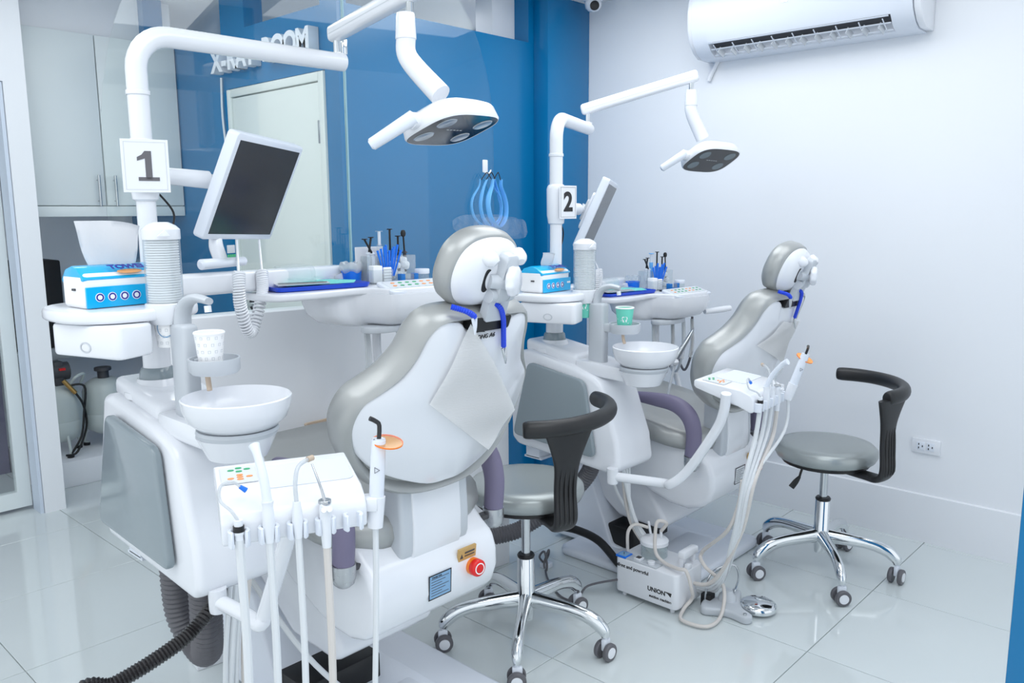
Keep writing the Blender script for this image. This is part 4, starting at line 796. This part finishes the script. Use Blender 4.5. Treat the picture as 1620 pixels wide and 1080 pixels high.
# ---------------------------------------------------------------- stools
def stool(loc,ang0,zs,zb,a0,a1,ast,rb,lab,lever):
    t=thing('stool',lab,'stool',(0,0,0),loc,'wheeled stools')
    P=lambda r,a,z:V((r*math.cos(a),r*math.sin(a),z))
    hub=obj('base_hub',lathe([(0,.085),(.024,.085),(.026,.12),(.034,.13),(.036,.165),(.030,.18),(.029,.30),(.027,.305),(0,.305)],(0,0,0),28),'chrome',t)
    obj('hub_collar',lathe([(.0,.303),(.028,.303),(.03,.31),(.026,.316),(0,.316)],(0,0,0),24),'black',hub)
    for k in range(5):
        a=ang0+k*2*math.pi/5
        arm=obj('base_leg',tube([P(.02,a,.155),P(.09,a,.152),P(.18,a,.145),P(.24,a,.128),P(.275,a,.10),P(.283,a,.078)],[.030,.026,.023,.024,.022,.015],12,5,.8,(0,0,1)),'chrome',t)
        e=P(.283,a,0); sw=a+1.2+k*1.7; d=V((math.cos(sw),math.sin(sw),0)); s=V((-d.y,d.x,0))
        cst=obj('caster',join(xf(box((-.014,-.009,.03),(.018,.009,.072),.006),M.Translation(e)@rz(sw)),tube([e+V((0,0,.05)),e+V((0,0,.085))],.008,10)),'plastic_cool',t)
        for q in (-1,1):
            w=obj('wheel',lathe([(0,0),(.0275,0),(.03,.003),(.03,.013),(.0275,.016),(0,.016)],e+s*(.0105*q)+V((0,0,.03)),24,s*q),'hose_grey',t)
            obj('wheel_cap',lathe([(0,.0155),(.0185,.0155),(.018,.018),(0,.0185)],e+s*(.0105*q)+V((0,0,.03)),20,s*q),'plastic',w)
    obj('gas_column',tube([(0,0,.30),(0,0,zs-.085)],.0155,18),'steel',t)
    obj('seat_plate',join(box((-.09,-.04,zs-.09),(.09,.04,zs-.075),.005),disc(.165,.012,(0,0,zs-.078))),'black',t)
    obj('seat',lathe([(0,zs-.066),(.165,zs-.066),(.185,zs-.056),(.194,zs-.038),(.192,zs-.018),(.178,zs-.004),(.14,zs+.001),(0,zs+.003)],(0,0,0),48),'stool_leather',t,60)
    # backrest
    n0=V((math.cos(ast),math.sin(ast),0)); sd=V((-n0.y,n0.x,0))
    ri=.20; pts=[n0*.05+V((0,0,zs-.085)),n0*(ri-.02)+V((0,0,zs-.088)),n0*(ri+.035)+V((0,0,zs-.085)),n0*(ri+.06)+V((0,0,zs-.05)),n0*(ri+.055)+V((0,0,zs+.04)),n0*(rb-.01)+V((0,0,zs+.13)),n0*rb+V((0,0,zb-.005))]
    wd=[.03,.03,.036,.04,.038,.045,.085]
    Q=catm(pts,6); W=[v.x for v in catm([V((x,0,0)) for x in wd],6)]
    bm=bmesh.new(); rg=[]
    for i,q in enumerate(Q):
        tt=(Q[min(i+1,len(Q)-1)]-Q[max(i-1,0)]).normalized(); nn=tt.cross(sd).normalized(); row=[]
        for k,(x,y) in enumerate(superell(1,1,3,20)): row.append(bm.verts.new(q+sd*x*W[i]+nn*y*.0135))
        rg.append(row)
    for a_,b_ in zip(rg,rg[1:]):
        for k in range(20): bm.faces.new((a_[k],a_[(k+1)%20],b_[(k+1)%20],b_[k]))
    bm.faces.new(rg[0][::-1]); bm.faces.new(rg[-1])
    bk=obj('backrest_stem',bm,'black_rubber',t)
    for k in range(4):
        o_=sd*(-.024+.016*k); obj('stem_rib',tube([Q[i]+o_+(n0*.0125) for i in (14,18,22,26,29)],[.001,.0055,.0055,.0055,.001],8,3),'black_rubber',bk)
    K=9; arc=[P(rb+.002*math.sin(i),a0+(a1-a0)*i/K,zb+.004*math.sin(i*math.pi/K)) for i in range(K+1)]
    e0=arc[0]-(arc[1]-arc[0]).normalized()*.008; e1=arc[-1]+(arc[-1]-arc[-2]).normalized()*.008
    obj('backrest_bar',tube([e0]+arc+[e1],[.012]+[.026,.0275]+[.027]*(K-3)+[.0275,.026]+[.012],16,4,.85,(0,0,1)),'black_rubber',t)
    l=V((math.cos(lever),math.sin(lever),0))
    lv=obj('lever',tube([l*.05+V((0,0,zs-.08)),l*.085+V((0,0,zs-.10)),l*.10+V((0,0,zs-.145))],.005,8),'black',t)
    obj('lever_grip',tube([l*.098+V((0,0,zs-.14)),l*.112+V((0,0,zs-.16)),l*.13+V((0,0,zs-.185))],[.006,.012,.013],10,3,.55),'black',lv)
R_=math.radians
stool((1.94,1.75,0),R_(-72),.575,.815,R_(-138),R_(-18),R_(-110),.275,'wheeled stool with black curved backrest standing between the two dental chairs',R_(20))
stool((3.145,1.235,0),R_(-70),.54,.77,R_(-109),R_(14),R_(-103),.265,'wheeled stool with black curved backrest standing alone by the wall socket',R_(133))
# ---------------------------------------------------------------- things on the floor
sm=thing('suction_machine','white portable suction machine with round jar standing on the floor','suction machine',(2.52,1.595,0))
obj('housing',prism([(x+2.518,y+1.595,.018) for x,y in rrect(.185,.272,.02)],(0,0,.135),.007,3),'plastic',sm)
for x in (2.45,2.59):
    for y in (1.49,1.70): obj('foot',disc(.009,.02,(x,y,0),n=14),'plastic',sm)
obj('control_strip',box((2.43,1.55,.1535),(2.475,1.69,.1565),.001),'grey_plastic',sm)
gb=obj('gauge',box((2.428,1.685,.153),(2.475,1.73,.160),.001),'vivid_blue',sm); obj('gauge_face',box((2.433,1.690,.160),(2.470,1.725,.1608)),'label_blue',gb); obj('gauge_needle',prism([(2.44,1.70,.161),(2.462,1.713,.161),(2.46,1.716,.161)],(0,0,.0005)),'black',gb)
rk=obj('rocker_switch',box((2.436,1.625,.156),(2.466,1.655,.166),.002),'plastic',sm); obj('rocker',box((2.442,1.631,.165),(2.46,1.649,.168),.001),'dark_grey',rk)
obj('knob',disc(.014,.012,(2.45,1.585,.156),n=20),'plastic',sm)
obj('handle',join(box((2.505,1.485,.15),(2.53,1.505,.212),.005),box((2.505,1.44+.02,.15),(2.53,1.48,.17),.004),box((2.50,1.475,.185),(2.60,1.505,.214),.007),box((2.58,1.485,.15),(2.60,1.505,.2),.005)),'plastic',sm)
q=(2.53,1.625,0)
jr=obj('jar',lathe([(.046,.153),(.05,.156),(.05,.205),(.048,.207),(.046,.2),(.046,.153)],q,36),'jar_clear',sm)
obj('jar_lid',lathe([(0,.236),(.012,.236),(.02,.23),(.048,.222),(.054,.216),(.054,.203),(.051,.202),(0,.204)],q,36),'plastic',jr)
obj('spigot',join(tube([(2.535,1.60,.225),(2.535,1.60,.26)],.006,10),tube([(2.55,1.655,.225),(2.555,1.67,.27)],.005,10)),'plastic',jr)
obj('jar_tube',tube([(2.54,1.66,.252),(2.51,1.70,.262),(2.485,1.715,.235),(2.485,1.715,.16)],.0065,8),'tube_cream',sm)
obj('patient_tube',tube([(2.535,1.60,.255),(2.54,1.58,.29),(2.51,1.60,.30),(2.495,1.60,.25),(2.48,1.585,.19),(2.47,1.54,.168),(2.45,1.47,.172),(2.455,1.44,.17),(2.47,1.425,.10),(2.50,1.44,.05),(2.46,1.45,.02),(2.40,1.42,.012),(2.42,1.33,.012),(2.52,1.33,.02),(2.58,1.36,.10),(2.55,1.42,.165),(2.58,1.45,.20),(2.4630,1.2910,0.3600),(2.4470,1.2450,0.4670),(2.4210,1.2210,0.5670)],.0068,10,7),'tube_cream',sm)
text('slogan','silent and powerful',.0185,'screen_black',sm,(2.4252,1.652,.126),(0,-1,0),(0,0,1),.0004,.0005)
text('maker_name','UNION',.023,'screen_black',sm,(2.4252,1.545,.072),(0,-1,0),(0,0,1),.0004,.0008)
obj('maker_mark',prism([(2.4253,1.512,.082),(2.4253,1.480,.082),(2.4253,1.484,.066),(2.4253,1.496,.076)],(-.0006,0,0)),'screen_black',sm)
text('product_name','suction machine',.0145,'screen_black',sm,(2.4252,1.528,.046),(0,-1,0),(0,0,1),.0004,.0005)
pdl=thing('foot_pedal','grey foot pedal with shiny round steel plate and bent wire guard on the floor','foot pedal',(2.62,1.3,0))
obj('pedal_base',prism([(p.x,p.y,.0) for p in catm([(2.50,1.40,0),(2.54,1.32,0),(2.535,1.25,0),(2.57,1.235,0),(2.60,1.29,0),(2.66,1.33,0),(2.72,1.36,0),(2.70,1.40,0),(2.62,1.40,0),(2.58,1.43,0)],4,True)],(0,0,.032),.010,3),'grey_plastic',pdl)
obj('pedal_hub',lathe([(.035,.03),(.03,.05),(.022,.058),(.018,.07),(0,.07)],(2.615,1.36,0),22),'grey_plastic',pdl)
obj('steel_plate',lathe([(0,.028),(.05,.026),(.062,.02),(.066,.012),(.064,.0),(0,.0)],(2.665,1.262,.012),36),'chrome',pdl)
for x,y in ((2.55,1.255),(2.70,1.375)): obj('screw',disc(.007,.006,(x,y,.031),n=12),'steel',pdl)
obj('wire_guard',tube([(2.56,1.42,.03),(2.565,1.41,.12),(2.60,1.39,.15),(2.66,1.36,.15),(2.68,1.35,.10),(2.665,1.36,.04)],.004,8),'steel',pdl)
obj('cable_block',box((2.56,1.40,.0),(2.60,1.44,.05),.004),'black',pdl)
pw=thing('power_plug','folded grey power cord with white plug lying on the tiles','power cord',(2.42,2.07,0))
obj('plug',box((2.41,2.06,0),(2.45,2.10,.022),.004),'plastic_cool',pw)
obj('folded_cord',join(tube([(2.43,2.08,.01),(2.40,2.09,.05),(2.395,2.06,.085),(2.40,2.05,.03),(2.385,2.04,.012)],.0045,8),tube([(2.425,2.09,.012),(2.42,2.06,.06),(2.41,2.05,.09),(2.395,2.06,.04),(2.385,2.05,.02)],.0045,8)),'hose_grey',pw)
obj('cord_run',tube([(2.385,2.045,.012),(2.33,1.98,.006),(2.26,1.86,.006),(2.28,1.80,.006),(2.36,1.81,.03),(2.43,1.72,.06)],.0042,8),'hose_grey',pw)
single('black_hose',tube([(2.50,2.22,.20),(2.54,2.14,.14),(2.575,2.03,.13),(2.58,1.92,.11),(2.56,1.80,.05),(2.56,1.74,.04)],.017,12),'black','thick smooth black hose running over the far base to the suction machine','hose',(2.56,1.9,.02))
single('corrugated_hose',tube([(2.455,1.86,.50),(2.46,1.90,.42),(2.43,2.0,.30),(2.33,2.08,.22),(2.26,2.12,.19),(2.12,2.2,.18)],.032,14,10,wave=(.012,.0022)),'hose_grey','thick grey corrugated hose hanging below the far spittoon cabinet','hose',(2.45,1.9,.2))
single('corrugated_hose',tube([(.875,1.86,.60),(.88,1.87,.50),(.885,1.885,.40),(.90,1.93,.33),(.90,2.00,.345),(.885,2.03,.42),(.88,2.03,.58)],.038,16,10,wave=(.013,.0022)),'hose_grey','thick grey corrugated hose looping below the near spittoon cabinet','hose',(.88,1.9,.3))
single('ribbed_hose',tube([(.96,1.88,.52),(0.8380,1.7540,0.5320),(0.7760,1.7380,0.4990),(0.7010,1.7380,0.4720),(0.6090,1.7550,0.4420),(0.5230,1.7700,0.4280),(.28,1.55,.22),(.12,1.42,.06),(-.1,1.3,.02),(-.4,1.2,.02)],.0165,12,10,wave=(.008,.0016)),'screen_black','black ribbed hose sweeping down to the lower left corner','hose',(.7,1.8,.3))
single('floor_tube',tube([(.80,1.95,.03),(.82,1.80,.12),(.90,1.72,.17),(.99,1.70,.17),(1.06,1.70,.10),(1.08,1.70,.03)],.010,10),'tube_cream','cream clear tube arching over the floor under the near cabinet','tube',(.9,1.8,0))
single('floor_wire',tube([(.98,2.12,.006),(1.0,2.0,.006),(1.06,1.94,.006),(1.07,1.88,.006)],.004,8),'hose_grey','thin grey wire lying on the floor under the near cabinet','wire',(1.0,2.0,0))
single('drain_tube',tube([(1.02,1.98,.55),(1.06,1.90,.42),(1.14,1.80,.24),(1.25,1.70,.10),(1.34,1.62,.05)],.0075,8),'tube_white','white tube slanting down from the near cabinet to the chair base','tube',(1.15,1.8,.05))
single('drain_tube',tube([(2.47,1.80,.52),(2.53,1.80,.36),(2.63,1.76,.2),(2.72,1.72,.07)],.0065,8),'tube_white','white tube slanting down from the far cabinet to the chair base','tube',(2.6,1.78,.05))
bk=thing('tan_basket','tan plastic basket peeking out behind the near chair','basket',(1.62,2.2,.70))
obj('basket',xf(pillow(rrect(.14,.10,.02),(0,0),[(0,0),(.85,0),(1,.045),(1.06,.047),(1.06,.052),(.97,.05),(.82,.006),(0,.006)],lambda x,y,d:V((x,y,d))),tr(1.515,2.235,.715)),'tan',bk)
# ---------------------------------------------------------------- face shields on the glass hook
hk=thing('adhesive_hook','small white adhesive hook stuck on the glass','hook',(2.30,2.262,1.62))
H0=PM@V((.075,.043,1.62))
obj('hook_pad',xf(box((-.012,-.004,-.022),(.012,.002,.026),.003),M.Translation(H0)@rz(R_(-8))),'plastic',hk); obj('hook_prong',tube([H0+V((-.008,-.004,-.02)),H0+V((-.002,-.022,-.026)),H0+V((.012,-.02,-.014))],.003,8),'plastic',hk)
for k,(w,dep,yaw) in enumerate(((.062,-.02,-.5),(.05,-.035,0.),(.058,-.05,.45))):
    t=thing('face_shield',('pale blue face shield frame hanging from the glass hook, %s of three'%('leftmost','middle','rightmost')[k]),'face shield',H0+V((0,dep,-.03)),group='face shields on the hook')
    m=M.Translation(H0+V(((-.012,-.004,.016)[k],dep,-.026)))@rz(R_(-8)+yaw*.6)
    pts=[(-.018-.008*(k!=1),0,-.022),(-.030,.004,-.05),(-w*.88,.004,-.09),(-w,.0,-.13),(-w*.75,-.004,-.175),(-.0,-.006,-.205)]
    fr=pts+[(-x,y,z) for x,y,z in pts[-2::-1]]
    obj('frame',xf(tube(fr,[.007,.009,.012,.011,.012,.013,.012,.011,.012,.009,.007],10,5,.25,(0,1,0)),m),'shield_blue',t)
    obj('elastic_band',xf(tube([(-.022,0,-.025),(-.004,-.004,.0),(.004,-.004,.0),(.022,0,-.025)],.0018,6,3),m),'black',t)
    a0=(-1.2,-.6,0.1)[k]; bm=bmesh.new(); g=[]
    for i in range(17):
        row=[]
        for j in range(5):
            a=i/16-.5; b=j/4; ww=.115; ex=1-.35*abs(a*2)**3*(b*1.2)
            row.append(bm.verts.new(m@V(((a*2*ww+(-.03,.02,.06)[k]),-.012-.028*math.cos(a*3)-.006*b,-.155-.01*k-.0375*(1+(b*2-1)*max(.15,1-abs(2*a)**5)**.5)))))
        g.append(row)
    for i in range(16):
        for j in range(4): bm.faces.new((g[i][j],g[i+1][j],g[i+1][j+1],g[i][j+1]))
    bmesh.ops.solidify(bm,geom=bm.faces[:],thickness=.0008)
    obj('visor',bm,'visor',t,80)

hp=thing('dental_handpiece','slim steel dental handpiece held beside the far bowl','handpiece',(2.9780,1.7950,0.8790))
obj('handpiece_body',tube([(2.9540,1.8100,0.8320),(2.9690,1.8010,0.8630),(2.9970,1.7830,0.9150),(3.0160,1.7720,0.9520)],[.010,.0115,.010,.005],12),'steel',hp)
obj('bur',tube([(3.0160,1.7720,0.9520),(3.0210,1.7690,0.9620)],.0015,6),'steel',hp)
obj('holder_ball',lathe([(0,-.016),(.012,-.011),(.017,0),(.012,.011),(0,.016)],(2.9490,1.8120,0.8210),16),'plastic',hp)
obj('hose',tube([(2.9490,1.8120,0.8130),(2.9230,1.8180,0.7210),(2.8930,1.8200,0.5900)],.006,8),'grey_plastic',hp)
